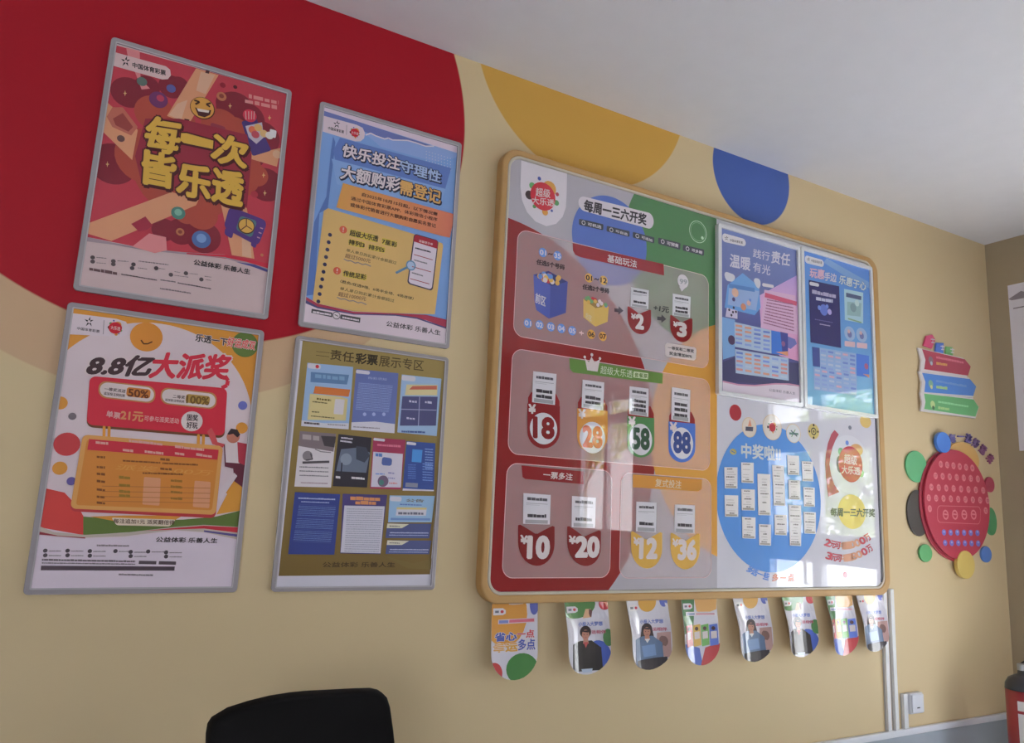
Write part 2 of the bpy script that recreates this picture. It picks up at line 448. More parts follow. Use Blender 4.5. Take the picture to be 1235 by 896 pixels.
slab('ceiling', [((XL-T, YB-T, ZCEIL), (XR+T, T, ZCEIL+.15))], rgbm((0.71, 0.695, 0.71), rough=.75, spec=.15, noise=.03))
def tile_floor():
    m = rgbm((0.50, 0.49, 0.48), rough=.3, spec=.4).copy(); n = m.node_tree; b = n.nodes['Principled BSDF']
    br = n.nodes.new('ShaderNodeTexBrick'); br.offset = 0; br.inputs['Scale'].default_value = 1.0
    br.inputs['Brick Width'].default_value = .6; br.inputs['Row Height'].default_value = .6; br.inputs['Mortar Size'].default_value = .004
    br.inputs['Color1'].default_value = (.52, .55, .60, 1); br.inputs['Color2'].default_value = (.49, .52, .57, 1); br.inputs['Mortar'].default_value = (.25, .25, .25, 1)
    t = n.nodes.new('ShaderNodeTexCoord'); n.links.new(t.outputs['Object'], br.inputs[0]); n.links.new(br.outputs[0], b.inputs['Base Color'])
    return m
slab('floor', [((XL-T, YB-T, -.1), (XR+T, T, 0))], tile_floor())
# pale tiled dado with a white rail on top
slab('baseboard_front', [((XL, -.010, 0), (XR, 0, .332))], rgbm((0.42, 0.47, 0.52), rough=.3, spec=.4, noise=.05))
bm = bmesh.new(); add_box(bm, (XL, -.024, .332), (XR, 0, .366))
struct(bm_obj('trim_1', bm, white_plastic, bevel=.004))

# glass doors, side window and an added back window that fills the left with daylight
pane = glassm('clear_glass')
def glazed(name, axis, fixed, a0, a1, z0, z1, bars_a, bars_z, th=.06):
    """frame with mullions at bars_a and rails (z pairs) at bars_z; axis 'y' lies in the right wall, 'x' in the back wall"""
    bm = bmesh.new()
    def bar(p0, p1, q0, q1):
        if axis == 'y': add_box(bm, (fixed, min(p0, p1), q0), (fixed+th, max(p0, p1), q1))
        else: add_box(bm, (min(p0, p1), fixed-th, q0), (max(p0, p1), fixed, q1))
    f = .05; lo, hi = min(a0, a1), max(a0, a1)
    bar(lo, lo+f, z0, z1); bar(hi-f, hi, z0, z1); bar(lo, hi, z0, z0+f); bar(lo, hi, z1-f, z1)
    for c, wd in bars_a: bar(c-wd/2, c+wd/2, z0, z1)
    for q0, q1 in bars_z: bar(lo, hi, q0, q1)
    o = struct(bm_obj(name, bm, aluminium))
    bm = bmesh.new()
    g = .012
    if axis == 'y': add_box(bm, (fixed+.024, lo, z0), (fixed+.024+g, hi, z1))
    else: add_box(bm, (lo, fixed-.024-g, z0), (hi, fixed-.024, z1))
    bm_obj('window_pane', bm, pane, o)
    return o
dr = glazed('door_1', 'y', XR+.06, DY0, DY1, 0, DZ, [(-1.575, .09)], [(1.12, 1.35), (2.02, 2.27), (0, .2)])
for yy in (-1.50, -1.65):
    bm = bmesh.new(); add_tube(bm, [(XR+.055, yy, .95), (XR+.01, yy, .95), (XR+.01, yy, 1.45), (XR+.055, yy, 1.45)], .011)
    bm_obj('door_handle', bm, aluminium, dr, smooth=True)
glazed('window_1', 'y', XR+.06, WY0, WY1, WZ0, WZ1, [(-4.46, .06)], [(2.44, 2.56)])
glazed('added_fill_window', 'x', YB-.06, BX0, BX1, BZ0, BZ1, [(-3.17, .06), (-2.43, .06)], [(2.1, 2.16)])  # unseen window, added to bring daylight to the left of the wall
# what lies outside
slab('ground', [((XL-25, YB-40, -.18), (XR+40, 12, -.12))], rgbm((0.62, 0.61, 0.59), rough=.8))
leafm = rgbm((0.42, 0.52, 0.16), rough=.5); barkm = rgbm((0.16, 0.11, 0.07), rough=.8)
def tree(loc, h, r, seed, label, leaves=1500):
    t = thing('street_tree', label, 'tree', loc, 'trees outside')
    rnd = random.Random(seed); bm = bmesh.new()
    add_tube(bm, [(0, 0, -.12), (.05, .03, h*.35), (-.04, .06, h*.75)], [.14, .11, .05])
    for k in range(6):
        a = k*1.05; add_tube(bm, [(0, .03, h*(.3+.05*k)), (r*.6*math.cos(a), r*.6*math.sin(a), h*(.55+.06*k))], [.05, .015], 6)
    bm_obj('trunk', bm, barkm, t, smooth=True)
    bm = bmesh.new()
    for i in range(leaves):
        th = rnd.uniform(0, 2*PI); ph = math.acos(rnd.uniform(-1, 1)); q = r*rnd.uniform(.35, 1)**.6
        c = Vector((q*math.sin(ph)*math.cos(th), q*math.sin(ph)*math.sin(th), h*.68+q*math.cos(ph)*.95))
        n = Vector((rnd.gauss(0, 1), rnd.gauss(0, 1), rnd.gauss(0, 1))).normalized(); u = n.orthogonal().normalized()*rnd.uniform(.07, .12); v_ = n.cross(u)*.55
        bm.faces.new([bm.verts.new(c+u), bm.verts.new(c+v_), bm.verts.new(c-u), bm.verts.new(c-v_)])
    bm_obj('foliage', bm, leafm, t)
tree((9.9, -12.0, 0), 5.2, 1.35, 1, 'leafy green tree outside the side window, seen mirrored in the notice board')
tree((10.6, -4.7, 0), 3.3, 1.45, 2, 'leafy green tree outside the glass door, seen mirrored in the notice board', 2600)

# ------------------------------------------------------------------ the four sleeve-framed posters
acrylic = rgbm((0.38, 0.345, 0.365), rough=.25, coat=.6, crough=.1, spec=.5)
acrylic_lip = rgbm((0.54, 0.50, 0.53), rough=.2, coat=.6, crough=.1, spec=.5)
INK = (28, 22, 26)
def framed(label, px, depth=.014, inset=.019, group='acrylic framed posters on the left of the wall', k=KL, kind='sleeve', name='framed_poster', wall_y=0.0, mats=None):
    fm, lm = mats or (acrylic, acrylic_lip)
    P = [W(*q, depth) for q in px]
    x0, x1 = (P[0][0]+P[3][0])/2, (P[1][0]+P[2][0])/2; z1, z0 = (P[0][1]+P[1][1])/2, (P[2][1]+P[3][1])/2
    root = thing(name, label, 'framed poster', ((x0+x1)/2, -wall_y, z0), group)
    lx, lz = root.location.x, root.location.z
    th = depth-wall_y
    bm = bmesh.new()
    o = [(x-lx, z-lz) for x, z in rrect(x0, x1, z0, z1, .014)]; i_ = [(x-lx, z-lz) for x, z in rrect(x0+inset, x1-inset, z0+inset, z1-inset, .002)]
    add_ring(bm, o, i_, -th, 0)
    bm_obj('frame', bm, fm, root, bevel=.002)
    bm = bmesh.new(); o2 = [(x-lx, z-lz) for x, z in rrect(x0+inset-.004, x1-inset+.004, z0+inset-.004, z1-inset+.004, .004)]
    add_ring(bm, o2, i_, -th-.0012, -th+.001)
    bm_obj('inner_lip', bm, lm, root)
    bm = bmesh.new(); add_box(bm, (x0+inset-lx-.002, -th*.6, z0+inset-lz-.002), (x1-inset-lx+.002, -.0005, z1-inset-lz+.002))
    bm_obj('backing', bm, fm, root)
    s = Sheet(root, wall_y+th*.6+.0004, k, kind)
    s.R = (x0+inset, x1-inset, z0+inset, z1-inset); s.clip = s.R
    return s
def base(s, name, c, L=0):
    s.part(name, L=L); x0, x1, z0, z1 = s.R; s.raw([(x0, z0), (x1, z0), (x1, z1), (x0, z1)], c)
def sheet_done(s):
    return s.end()

# --- upper left: red poster, big yellow lettering
s = framed('red poster with big yellow lettering and laughing face, top left in acrylic frame', [(135.2, 43.4), (351, 108.8), (324.8, 385.6), (86.8, 349.5)])
V1 = (80, 30, 4.411); V2 = (80, 200, 4.411)
base(s, 'print', (160, 140, 140)); s.L = 1; s.v(*V1)
BGR = (152, 46, 58); MAR = (104, 28, 40); ORB = (140, 58, 46); BEI = (182, 126, 94); PNK = (176, 108, 110)
s.poly([(252, 105), (1172, 365), (1075, 1272), (700, 1225), (420, 1190), (95, 1125)], BGR); s.L = 2
# maroon and orange-brown clouds
for cx, cy, r in ((330, 360, 82), (430, 330, 60), (560, 330, 62), (600, 320, 45), (250, 740, 110), (330, 620, 60), (900, 450, 95), (960, 500, 90), (860, 420, 60), (1040, 600, 90), (990, 700, 60), (520, 1090, 60), (610, 1100, 70), (730, 1130, 85), (1060, 850, 90)):
    s.disc(cx, cy, r, MAR)
s.L = 3
for cx, cy, r in ((470, 470, 95), (600, 520, 80), (820, 540, 95), (900, 560, 70), (430, 700, 150), (650, 780, 260), (860, 760, 170), (1010, 800, 60), (720, 1010, 80), (640, 1000, 60)):
    s.disc(cx, cy, r, ORB)
s.L = 4
for q in ([(690, 232), (810, 268), (650, 530), (535, 485)], [(215, 410), (380, 560), (350, 720), (185, 560)], [(985, 690), (1140, 655), (1120, 755), (985, 715)],
          [(105, 1060), (560, 890), (705, 930), (690, 960), (240, 1150), (110, 1110)], [(820, 945), (960, 975), (1000, 1245), (880, 1225)]):
    s.poly(q, BEI)
s.L = 5
for q in ([(715, 250), (790, 268), (740, 370), (690, 350)], [(590, 420), (645, 400), (610, 510), (545, 480)], [(930, 1000), (975, 1010), (985, 1240), (935, 1230)]):
    s.poly(q, (198, 155, 128))
s.poly([(318, 122), (390, 140), (395, 290), (445, 340), (400, 345), (372, 270), (325, 160)], PNK)
s.poly([(350, 1180), (440, 1110), (530, 1130), (535, 1200), (470, 1215)], PNK)
s.poly([(610, 620), (700, 645), (695, 740), (605, 700)], BGR); s.poly([(700, 640), (750, 650), (745, 745), (695, 730)], ORB)
s.L = 5; s.poly([(95, 1125), (250, 1160), (420, 1190), (650, 1212), (840, 1222), (1075, 1272), (1072, 1320), (1000, 1290), (840, 1240), (640, 1222), (420, 1200), (250, 1170), (92, 1150)], (128, 112, 118))
s.L = 6; s.poly([(640, 1214), (850, 1224), (1075, 1270), (1074, 1296), (960, 1262), (840, 1236), (640, 1220)], (160, 32, 50))
s.poly([(900, 1262), (1000, 1275), (1074, 1305), (1073, 1316), (980, 1284)], (60, 60, 110))
pr = s.end(); P = pr
s.v(*V1)
s.part('logo_badge', P, 7); s.poly([(262, 148), (530, 222), (552, 240), (556, 270), (540, 290), (510, 292), (245, 218)], (176, 150, 150)); s.L = 8
s.runner(315, 196, 30, INK); s.txt('中国体育彩票', (352, 228), (528, 272), (352, 200), INK, .025)
INNER = {(490, 400): (500, 392, 18, (150, 50, 72)), (718, 1142): (718, 1136, 24, (96, 122, 160)), (595, 1002): (595, 998, 18, (96, 136, 122)), (825, 382): (825, 380, 12, (110, 50, 40)), (605, 1102): (605, 1102, 10, (110, 50, 40))}
for cx, cy, r, c in ((402, 303, 24, (70, 84, 78)), (490, 400, 44, (88, 40, 78)), (557, 340, 22, (72, 72, 122)), (825, 382, 24, (150, 90, 62)), (595, 1002, 34, (62, 102, 92)), (605, 1102, 20, (150, 90, 62)), (718, 1142, 46, (62, 84, 128)), (290, 606, 18, (90, 62, 60)), (1120, 690, 22, (190, 150, 120)), (898, 332, 10, (74, 24, 30)), (832, 322, 14, (120, 30, 42)), (1000, 902, 18, (140, 40, 52)), (1040, 1225, 8, (150, 90, 62))):
    s.part('printed_token', P, 7); s.disc(cx, cy, r, c)
    if (cx, cy) in INNER: s.L = 8; s.disc(*INNER[(cx, cy)])
for cx, cy in ((312, 365), (870, 432), (218, 742), (1048, 800), (1080, 495), (1000, 655), (1055, 895), (745, 552)):
    s.part('printed_sparkle', P, 8)
    s.poly([(cx-9, cy), (cx-2, cy-3), (cx, cy-16), (cx+3, cy-3), (cx+11, cy+1), (cx+3, cy+4), (cx, cy+17), (cx-3, cy+4)], (205, 165, 110))
s.part('open_box_drawing', P, 8); s.poly([(215, 490), (245, 440), (300, 440), (380, 545), (345, 590), (245, 545)], (150, 82, 68)); s.L = 9
s.poly([(248, 500), (300, 470), (355, 545), (330, 570), (262, 535)], (120, 52, 48))
s.part('gift_drawing', P, 8); s.poly([(345, 1060), (420, 1020), (460, 1070), (430, 1090), (385, 1100)], (128, 34, 50))
for q in ([(745, 238), (762, 244), (758, 262), (738, 256)], [(628, 500), (655, 506), (650, 524), (626, 518)]):
    s.part('printed_mark', P, 8); s.poly(q, (60, 24, 24))
s.part('printed_pill', P, 8); s.rq((768, 520), (846, 545), (844, 565), (766, 548), (116, 44, 56), .4)
s.part('laughing_face', P, 8); s.disc(724, 445, 60, (70, 38, 22)); s.L = 9; s.disc(723, 443, 56, (196, 140, 62)); s.L = 10
s.poly([(683, 440), (715, 455), (770, 455), (764, 480), (735, 494), (702, 484)], (58, 22, 22)); s.L = 11; s.poly([(694, 446), (760, 458), (756, 470), (702, 462)], (205, 190, 185))
s.L = 10; s.line([(680, 402), (708, 412), (686, 424)], 9, (58, 30, 20)); s.line([(768, 418), (744, 424), (764, 438)], 9, (58, 30, 20))
s.part('snack_box', P, 8); s.rq((930, 515), (1010, 500), (1090, 670), (990, 700), (58, 42, 92), .12); s.L = 9
s.disc(975, 485, 34, (176, 40, 62)); s.L = 10
for dx in (-22, -6, 10, 24): s.line([(975+dx, 462), (975+dx*.9, 505)], 5, (205, 150, 150))
s.L = 9; s.poly([(952, 540), (1040, 520), (1050, 600), (1010, 635), (970, 600)], (150, 140, 150)); s.L = 10
for cx, cy, c in ((990, 560, (180, 90, 60)), (1020, 548, (190, 150, 90)), (1050, 580, (200, 165, 110)), (1005, 585, (150, 60, 70)), (1080, 590, (190, 180, 175))): s.disc(cx, cy, 20, c)
s.L = 11; s.rq((1082, 555), (1118, 565), (1112, 605), (1080, 595), (196, 190, 190), .2)
s.part('game_console', P, 8); s.v(*V2)
s.rq((868, 215), (1070, 295), (1020, 430), (835, 330), (66, 42, 96), .22); s.L = 9; s.rq((845, 330), (890, 350), (880, 390), (840, 365), (66, 42, 96), .3); s.rq((985, 400), (1015, 410), (1005, 440), (980, 425), (66, 42, 96), .3)
s.rq((925, 265), (1015, 295), (985, 385), (900, 340), (64, 92, 96), .2); s.L = 10; s.disc(957, 322, 42, (60, 34, 30)); s.L = 11; s.disc(957, 321, 37, (192, 148, 66)); s.L = 12
s.line([(957, 321), (957, 284)], 5, (70, 40, 30)); s.line([(957, 321), (928, 342)], 5, (70, 40, 30)); s.line([(957, 321), (988, 340)], 5, (70, 40, 30))
s.L = 10; s.line([(1030, 330), (1045, 336)], 6, (150, 110, 120)); s.line([(1022, 355), (1037, 361)], 6, (150, 110, 120)); s.line([(1014, 380), (1029, 386)], 6, (150, 110, 120))
s.v(*V1)
s.part('headline', P, 9)
s.poly([(420, 500), (600, 500), (960, 585), (985, 700), (960, 970), (700, 905), (400, 845), (365, 700)], (120, 34, 48)); s.L = 10
YEL = (200, 158, 62); DK = (62, 24, 26)
s.txt('每', (412, 665), (590, 690), (438, 488), YEL, .045, DK, .045, (.03, -.05, DK))
s.poly([(604, 570), (640, 570), (790, 612), (786, 676), (620, 640), (600, 626)], DK); s.L = 11; s.poly([(610, 578), (640, 578), (782, 618), (778, 662), (624, 630), (606, 616)], YEL); s.L = 10
s.txt('次', (770, 722), (952, 765), (790, 575), YEL, .045, DK, .045, (.03, -.05, DK))
s.txt('皆', (400, 840), (572, 872), (412, 668), YEL, .045, DK, .045, (.03, -.05, DK))
s.txt('乐', (588, 898), (760, 935), (600, 730), YEL, .045, DK, .045, (.03, -.05, DK))
s.txt('透', (775, 935), (932, 968), (785, 762), YEL, .045, DK, .045, (.03, -.05, DK))
s.part('credit_lines', P, 7)
s.dash((970, 390), (1128, 425), 22, (200, 130, 128), 3); s.dash((950, 415), (1125, 452), 22, (200, 130, 128), 4)
s.part('fine_print', P, 7)
s.v(*V2)
for i, (x, y) in enumerate(((140, 488), (140, 510), (250, 508), (250, 524), (357, 525), (350, 545), (478, 545), (556, 580), (636, 572), (718, 605))):
    s.disc(x, y, 11, (70, 60, 62), 10)
for a, b, h in (((160, 490), (215, 495), 5), ((160, 518), (210, 522), 4), ((272, 508), (330, 512), 5), ((385, 510), (545, 530), 6), ((380, 545), (430, 552), 4), ((492, 548), (525, 552), 4), ((575, 565), (605, 570), 4), ((575, 585), (650, 595), 4), ((655, 575), (700, 580), 4), ((735, 590), (770, 595), 4), ((740, 608), (770, 612), 4)):
    s.dash(a, b, h, (96, 84, 86), 2)
s.dash((122, 556), (272, 582), 18, (84, 62, 64), 5, .12); s.dash((292, 580), (482, 612), 7, (70, 60, 62), 6, .1); s.dash((500, 610), (582, 622), 7, (90, 80, 82), 7, .1); s.dash((592, 626), (770, 658), 7, (70, 60, 62), 8, .1); s.dash((498, 656), (662, 682), 8, (96, 84, 86), 9, .15)
s.part('slogan', P, 7); s.txt('公益体彩 乐善人生', (676, 526), (975, 578), (680, 498), (48, 40, 42), .03)
s.end()

# --- upper right of the four: blue poster
s = framed('blue poster with white lettering and yellow notepad, upper right of four acrylic frames', [(386.2, 120.2), (557, 173.5), (542.2, 421.6), (359.7, 392.2)], k=.52)
V1 = (350, 110, 5.513); V2 = (350, 270, 5.513); dy = 160*5.513
base(s, 'print', (172, 156, 168)); s.v(*V1); s.L = 1
BL1 = (98, 128, 172)
s.poly([(220, 130), (1112, 412), (1112, 700), (1050, dy+640), (700, dy+600), (95, dy+500)], BL1); s.L = 2
s.poly([(222, 130), (480, 212), (950, 366), (900, 362), (780, 335), (650, 320), (520, 280), (222, 180)], (84, 92, 142))
s.poly([(285, 300), (300, 340), (250, 780), (195, 810), (160, dy+470), (100, dy+480), (160, 870), (240, 700), (270, 400)], (72, 96, 150))
s.poly([(505, 288), (540, 282), (630, 318), (720, 325), (790, 330), (900, 366), (960, 368), (1112, 412), (1110, 440), (960, 470), (600, 370)], (118, 140, 184))
s.L = 3; s.line([(500, 292), (535, 280), (570, 298), (628, 318), (652, 312), (680, 325), (780, 328), (840, 345), (900, 366), (955, 366)], 9, (190, 178, 188))
for i in range(9):
    for j in range(5):
        s.disc(905+i*20, 400+i*6+j*20, 4, (160, 168, 196), 6)
s.L = 4
s.poly([(285, 395), (330, 310), (1070, 512), (1030, 650), (300, 470)], (78, 100, 156)); s.L = 5
s.poly([(275, 450), (1030, 650), (1000, 770), (310, 620)], (116, 146, 190)); s.L = 6
s.poly([(95, dy+480), (180, dy+530), (420, dy+585), (700, dy+595), (900, dy+605), (1050, dy+640), (1042, dy+692), (900, dy+640), (700, dy+610), (420, dy+600), (180, dy+555), (92, dy+520)], (140, 46, 66)); s.L = 7
s.poly([(92, dy+500), (180, dy+550), (420, dy+597), (700, dy+603), (840, dy+622), (1042, dy+690), (1040, dy+700), (830, dy+640), (700, dy+618), (420, dy+612), (180, dy+572), (90, dy+530)], (70, 62, 100))
s.L = 8; s.poly([(90, dy+524), (180, dy+562), (420, dy+604), (700, dy+612), (840, dy+632), (1040, dy+700), (1040, dy+840), (60, dy+680)], (172, 158, 166))
pr = s.end()
s.part('logo_badge', pr, 9); s.v(*V1); s.poly([(222, 165), (440, 225), (480, 245), (496, 280), (490, 315), (465, 335), (430, 335), (215, 270)], (182, 166, 174)); s.L = 10
s.runner(308, 222, 28, (36, 34, 38)); s.txt('中国体育彩票', (250, 256), (355, 284), (252, 236), (36, 34, 38), .02); s.line([(374, 225), (372, 292)], 3, (110, 100, 106)); s.lotto(428, 278, 28, False)
s.L = 12; s.txt('大乐透', (405, 284), (452, 296), (405, 266), (220, 190, 190), .02)
s.part('headline', pr, 10)
DKB = (34, 36, 58); WH = (196, 184, 188)
s.txt('快乐投注', (340, 432), (722, 528), (355, 350), WH, .03, DKB, .05, (.05, -.06, DKB)); s.txt('守理性', (725, 530), (995, 612), (733, 455), (142, 160, 190), .03, DKB, .05, (.05, -.06, DKB))
s.txt('大额购彩', (330, 582), (722, 672), (345, 490), WH, .03, DKB, .05, (.05, -.06, DKB)); s.txt('需登记', (725, 680), (995, 752), (733, 590), (206, 158, 92), .03, DKB, .05, (.05, -.06, DKB))
s.part('orange_banner', pr, 10)
gb = gradm([(0, (202, 146, 76)), (1, (188, 104, 82))], .52, 'sleeve', axis='X'); 
s.poly([(350, 612), (1092, 820), (1060, 975), (1010, 965), (305, 775)], gb); s.L = 11
s.txt('自2025年10月15日起，以下情况需', (475, 700), (975, 832), (478, 676), (72, 42, 32), .025)
s.txt('通过中国体育彩票APP、体彩微信小程序', (402, 725), (975, 868), (404, 700), (72, 42, 32), .02); s.txt('或体彩代销者进行大额购彩自愿实名登记', (398, 768), (965, 910), (400, 742), (72, 42, 32), .025)
s.part('notepad', pr, 9); s.v(*V2)
s.poly([(222, -85), (250, -103), (820, 68), (1010, 130), (1015, 150), (960, 602), (700, 595), (420, 582), (180, 530), (148, 510)], (196, 160, 98)); s.L = 10
for i in range(10): s.disc(263-i*8.6, 74+i*49.2, 13, (48, 44, 72), 14)
for x, y in ((351, 40), (310, 313)): s.disc(x, y, 25, (184, 80, 56))
for a, b, c, d in (((395, 35), (580, 80), (578, 128), (392, 82)), ((610, 92), (710, 120), (706, 160), (606, 135)), ((388, 100), (495, 125), (490, 165), (385, 142)), ((520, 135), (632, 160), (626, 195), (516, 172)), ((350, 310), (510, 340), (504, 380), (346, 350))): s.rq(a, b, c, d, (168, 146, 56), .2)
s.L = 11
for x, y in ((351, 40), (310, 313)): s.line([(x+2, y-14), (x, y+4)], 8, (225, 190, 175)); s.disc(x-1, y+13, 4, (225, 190, 175), 8)
TX = (52, 42, 34)
s.txt('超级大乐透', (392, 78), (580, 120), (398, 40), TX, .03); s.txt('7星彩', (608, 132), (706, 158), (612, 100), TX, .03); s.txt('排列3', (386, 136), (490, 160), (390, 104), TX, .03); s.txt('排列5', (518, 168), (622, 192), (522, 138), TX, .03)
s.txt('单人单日购彩累计金额超过', (370, 185), (702, 272), (375, 164), TX, .0); s.txt('超过5000元', (362, 225), (530, 262), (368, 198), (120, 84, 60), .02)
s.line([(355, 234), (380, 248), (400, 246), (430, 262), (450, 258), (480, 272), (500, 268), (535, 284)], 6, (110, 104, 110))
s.txt('传统足彩', (350, 345), (500, 374), (354, 310), TX, .03); s.txt('（胜负/任选9场、6场半全场、4场进球）', (330, 392), (815, 508), (335, 372), TX, .015)
s.txt('单人单日购彩累计金额超过', (328, 440), (688, 524), (332, 418), TX, .0); s.txt('超过10000元', (316, 480), (500, 514), (322, 452), (120, 84, 60), .02)
s.line([(310, 488), (335, 502), (360, 500), (390, 514), (420, 512), (450, 526), (470, 522), (505, 538)], 6, (110, 104, 110))
s.part('phone_drawing', pr, 10); s.rq((822, 65), (985, 112), (945, 448), (775, 398), (58, 50, 66), .12); s.L = 11; s.rq((828, 74), (978, 116), (938, 438), (784, 392), (186, 174, 184), .12); s.L = 12
s.poly([(826, 80), (840, 76), (975, 114), (978, 168), (818, 118)], (140, 32, 46)); s.L = 13; s.txt('温馨提示单', (852, 122), (945, 146), (854, 106), (220, 190, 190), .02)
for y in (205, 285, 365): s.line([(820-(y-205)*.16, y), (945-(y-205)*.14, y+36)], 5, (130, 44, 58))
s.dash((828, 166), (932, 194), 10, (60, 52, 60), 1, .1); s.dash((820, 245), (908, 270), 10, (110, 102, 110), 2, .1); s.dash((806, 330), (880, 352), 10, (110, 102, 110), 3, .1)
s.part('magnifying_glass', pr, 14); s.ring(800, 278, 34, .25, (84, 116, 144)); s.L = 13; s.disc(800, 278, 26, (160, 176, 200)); s.L = 14; s.line([(776, 290), (700, 328)], 15, (84, 116, 144))
s.part('footer_print', pr, 9); s.poly([(142, 565), (280, 592), (278, 622), (138, 592)], (64, 60, 64)); s.poly([(335, 602), (466, 625), (462, 658), (330, 632)], (64, 60, 64)); s.disc(306, 610, 26, (64, 60, 64)); s.L = 10
s.disc(306, 610, 21, (190, 178, 184)); s.dash((150, 592), (270, 612), 14, (180, 170, 176), 1, .15); s.dash((345, 628), (455, 648), 14, (180, 170, 176), 2, .15); s.L = 11; s.line([(294, 604), (318, 616)], 5, (64, 60, 64))
s.part('slogan', pr, 9); s.txt('公益体彩 乐善人生', (636, 680), (995, 742), (640, 645), (44, 38, 42), .02)
s.end()

# --- lower left: orange, white and red prize poster
s = framed('orange and white prize poster with red title panel, bottom left in acrylic frame', [(82.1, 364.2), (320.2, 398.3), (284.9, 715), (27, 717)])
V1 = (20, 360, 3.984); V2 = (20, 540, 3.984); dy = 180*3.984
base(s, 'print', (172, 158, 166)); s.v(*V1); s.L = 1
ORG = (176, 118, 42)
s.poly([(262, 38), (1180, 150), (1070, dy+385), (700, dy+380), (95, dy+385)], (176, 160, 164)); s.L = 2
# orange field outside a big white circle
cc = circfit([s.p(q) for q in [(330, 185), (640, 118), (820, 155), (960, 235), (1090, 390), (1130, 560), (1110, 720), (1040, dy+130)]])
x0, x1, z0, z1 = s.R
top = [(cc[0]+cc[2]*math.cos(math.radians(a)), cc[1]+cc[2]*math.sin(math.radians(a))) for a in range(-40, 151, 5)]
for i in range(len(top)-1):
    a, b = top[i], top[i+1]; oa = (cc[0]+(a[0]-cc[0])*1.9, cc[1]+(a[1]-cc[1])*1.9); ob = (cc[0]+(b[0]-cc[0])*1.9, cc[1]+(b[1]-cc[1])*1.9)
    s.raw([a, oa, ob, b], ORG)
s.L = 3
s.poly([(140, dy+195), (230, dy+215), (300, dy+290), (330, dy+345), (325, dy+420), (98, dy+380)], (166, 50, 46)); s.poly([(320, dy+330), (560, dy+350), (800, dy+345), (960, dy+330), (1080, dy+300), (1070, dy+390), (700, dy+395), (320, dy+420)], (76, 92, 42))
s.L = 4; s.poly([(960, dy+320), (1060, dy+130), (1100, dy+200), (1085, dy+300)], (186, 128, 46)); s.poly([(350, dy+330), (520, dy+325), (800, dy+325), (760, dy+348), (470, dy+352)], ORG)
s.L = 5; s.poly([(98, dy+372), (180, dy+405), (330, dy+418), (520, dy+408), (760, dy+380), (900, dy+370), (1066, dy+380), (1062, dy+440), (900, dy+405), (760, dy+395), (520, dy+425), (330, dy+432), (180, dy+425), (96, dy+405)], (150, 138, 130))
s.L = 6; s.poly([(600, dy+400), (760, dy+385), (900, dy+374), (1066, dy+382), (1065, dy+408), (900, dy+388), (760, dy+392)], (158, 36, 48)); s.poly([(900, dy+396), (1064, dy+416), (1063, dy+428), (900, dy+404)], (70, 62, 110)); s.poly([(98, dy+400), (200, dy+422), (330, dy+430), (330, dy+436), (96, dy+416)], (120, 40, 50))
s.L = 7; s.poly([(95, dy+420), (330, dy+436), (520, dy+430), (760, dy+402), (900, dy+408), (1062, dy+442), (1050, dy+700), (50, dy+700)], (174, 162, 172))
pr = s.end()
s.dots('printed_dot', pr, 5, [(1097, 222, 60, (78, 96, 46)), (210, 502, 31, ORG), (268, 566, 17, (90, 80, 84)), (242, 700, 56, (156, 46, 50)), (208, dy+98, 32, ORG), (263, dy+160, 20, (82, 70, 122)), (1086, 514, 21, (86, 88, 146)), (1082, 622, 27, ORG)])
s.part('smiling_disc', pr, 5); s.disc(624, 185, 70, (184, 118, 44))
s.L = 8; s.line([(598, 200), (610, 218), (630, 218), (652, 208)], 6, (70, 40, 22))
s.part('logo_badge', pr, 6); s.poly([(262, 70), (480, 98), (525, 112), (545, 145), (530, 175), (500, 185), (250, 172)], (182, 168, 174)); s.L = 7
s.runner(348, 112, 26, INK); s.txt('中国体育彩票', (290, 150), (398, 166), (292, 136), (70, 60, 64), .02); s.line([(420, 105), (416, 172)], 3, (120, 110, 114)); s.lotto(474, 142, 28, False); s.L = 9; s.txt('大乐透', (452, 148), (498, 156), (452, 130), (220, 190, 190), .02)
s.part('slogan', pr, 9); s.txt('乐透一下', (858, 205), (1010, 228), (862, 170), (44, 34, 36), .03, (190, 176, 176), .05); s.txt('好运成双', (1010, 228), (1142, 248), (1018, 186), (176, 72, 70), .03, (200, 186, 180), .05)
s.part('headline', pr, 11)
s.txt('8.8亿', (330, 368), (630, 372), (372, 272), (58, 40, 44), .05, (196, 180, 180), .06); s.txt('大派奖', (635, 380), (1005, 388), (668, 262), (168, 36, 52), .045, (196, 180, 180), .06)
s.L = 12; s.line([(1000, 372), (1015, 395), (1010, 418), (985, 430)], 18, (168, 36, 52))
s.part('title_panel', pr, 7); s.rq((352, 375), (1012, 440), (998, 672), (335, 618), (92, 56, 34), .12); s.L = 8; s.rq((352, 372), (1012, 432), (998, 660), (335, 606), (166, 34, 50), .12)
for q in (((402, 400), (662, 430), (658, 500), (398, 470)), ((700, 432), (958, 460), (952, 528), (696, 500))):
    s.L = 9; s.rq(*q, (150, 102, 60), .5, 6, .004); s.L = 10; s.rq(*q, (186, 172, 170), .5)
s.rq((530, 425), (645, 438), (640, 482), (526, 470), (160, 96, 40), .3); s.rq((815, 458), (930, 470), (925, 512), (810, 500), (140, 110, 50), .3)
s.disc(842, 590, 48, (186, 172, 170)); s.L = 11
s.txt('50%', (536, 470), (632, 480), (538, 434), (86, 44, 22), .03); s.txt('100%', (815, 502), (922, 512), (818, 466), (92, 68, 30), .03)
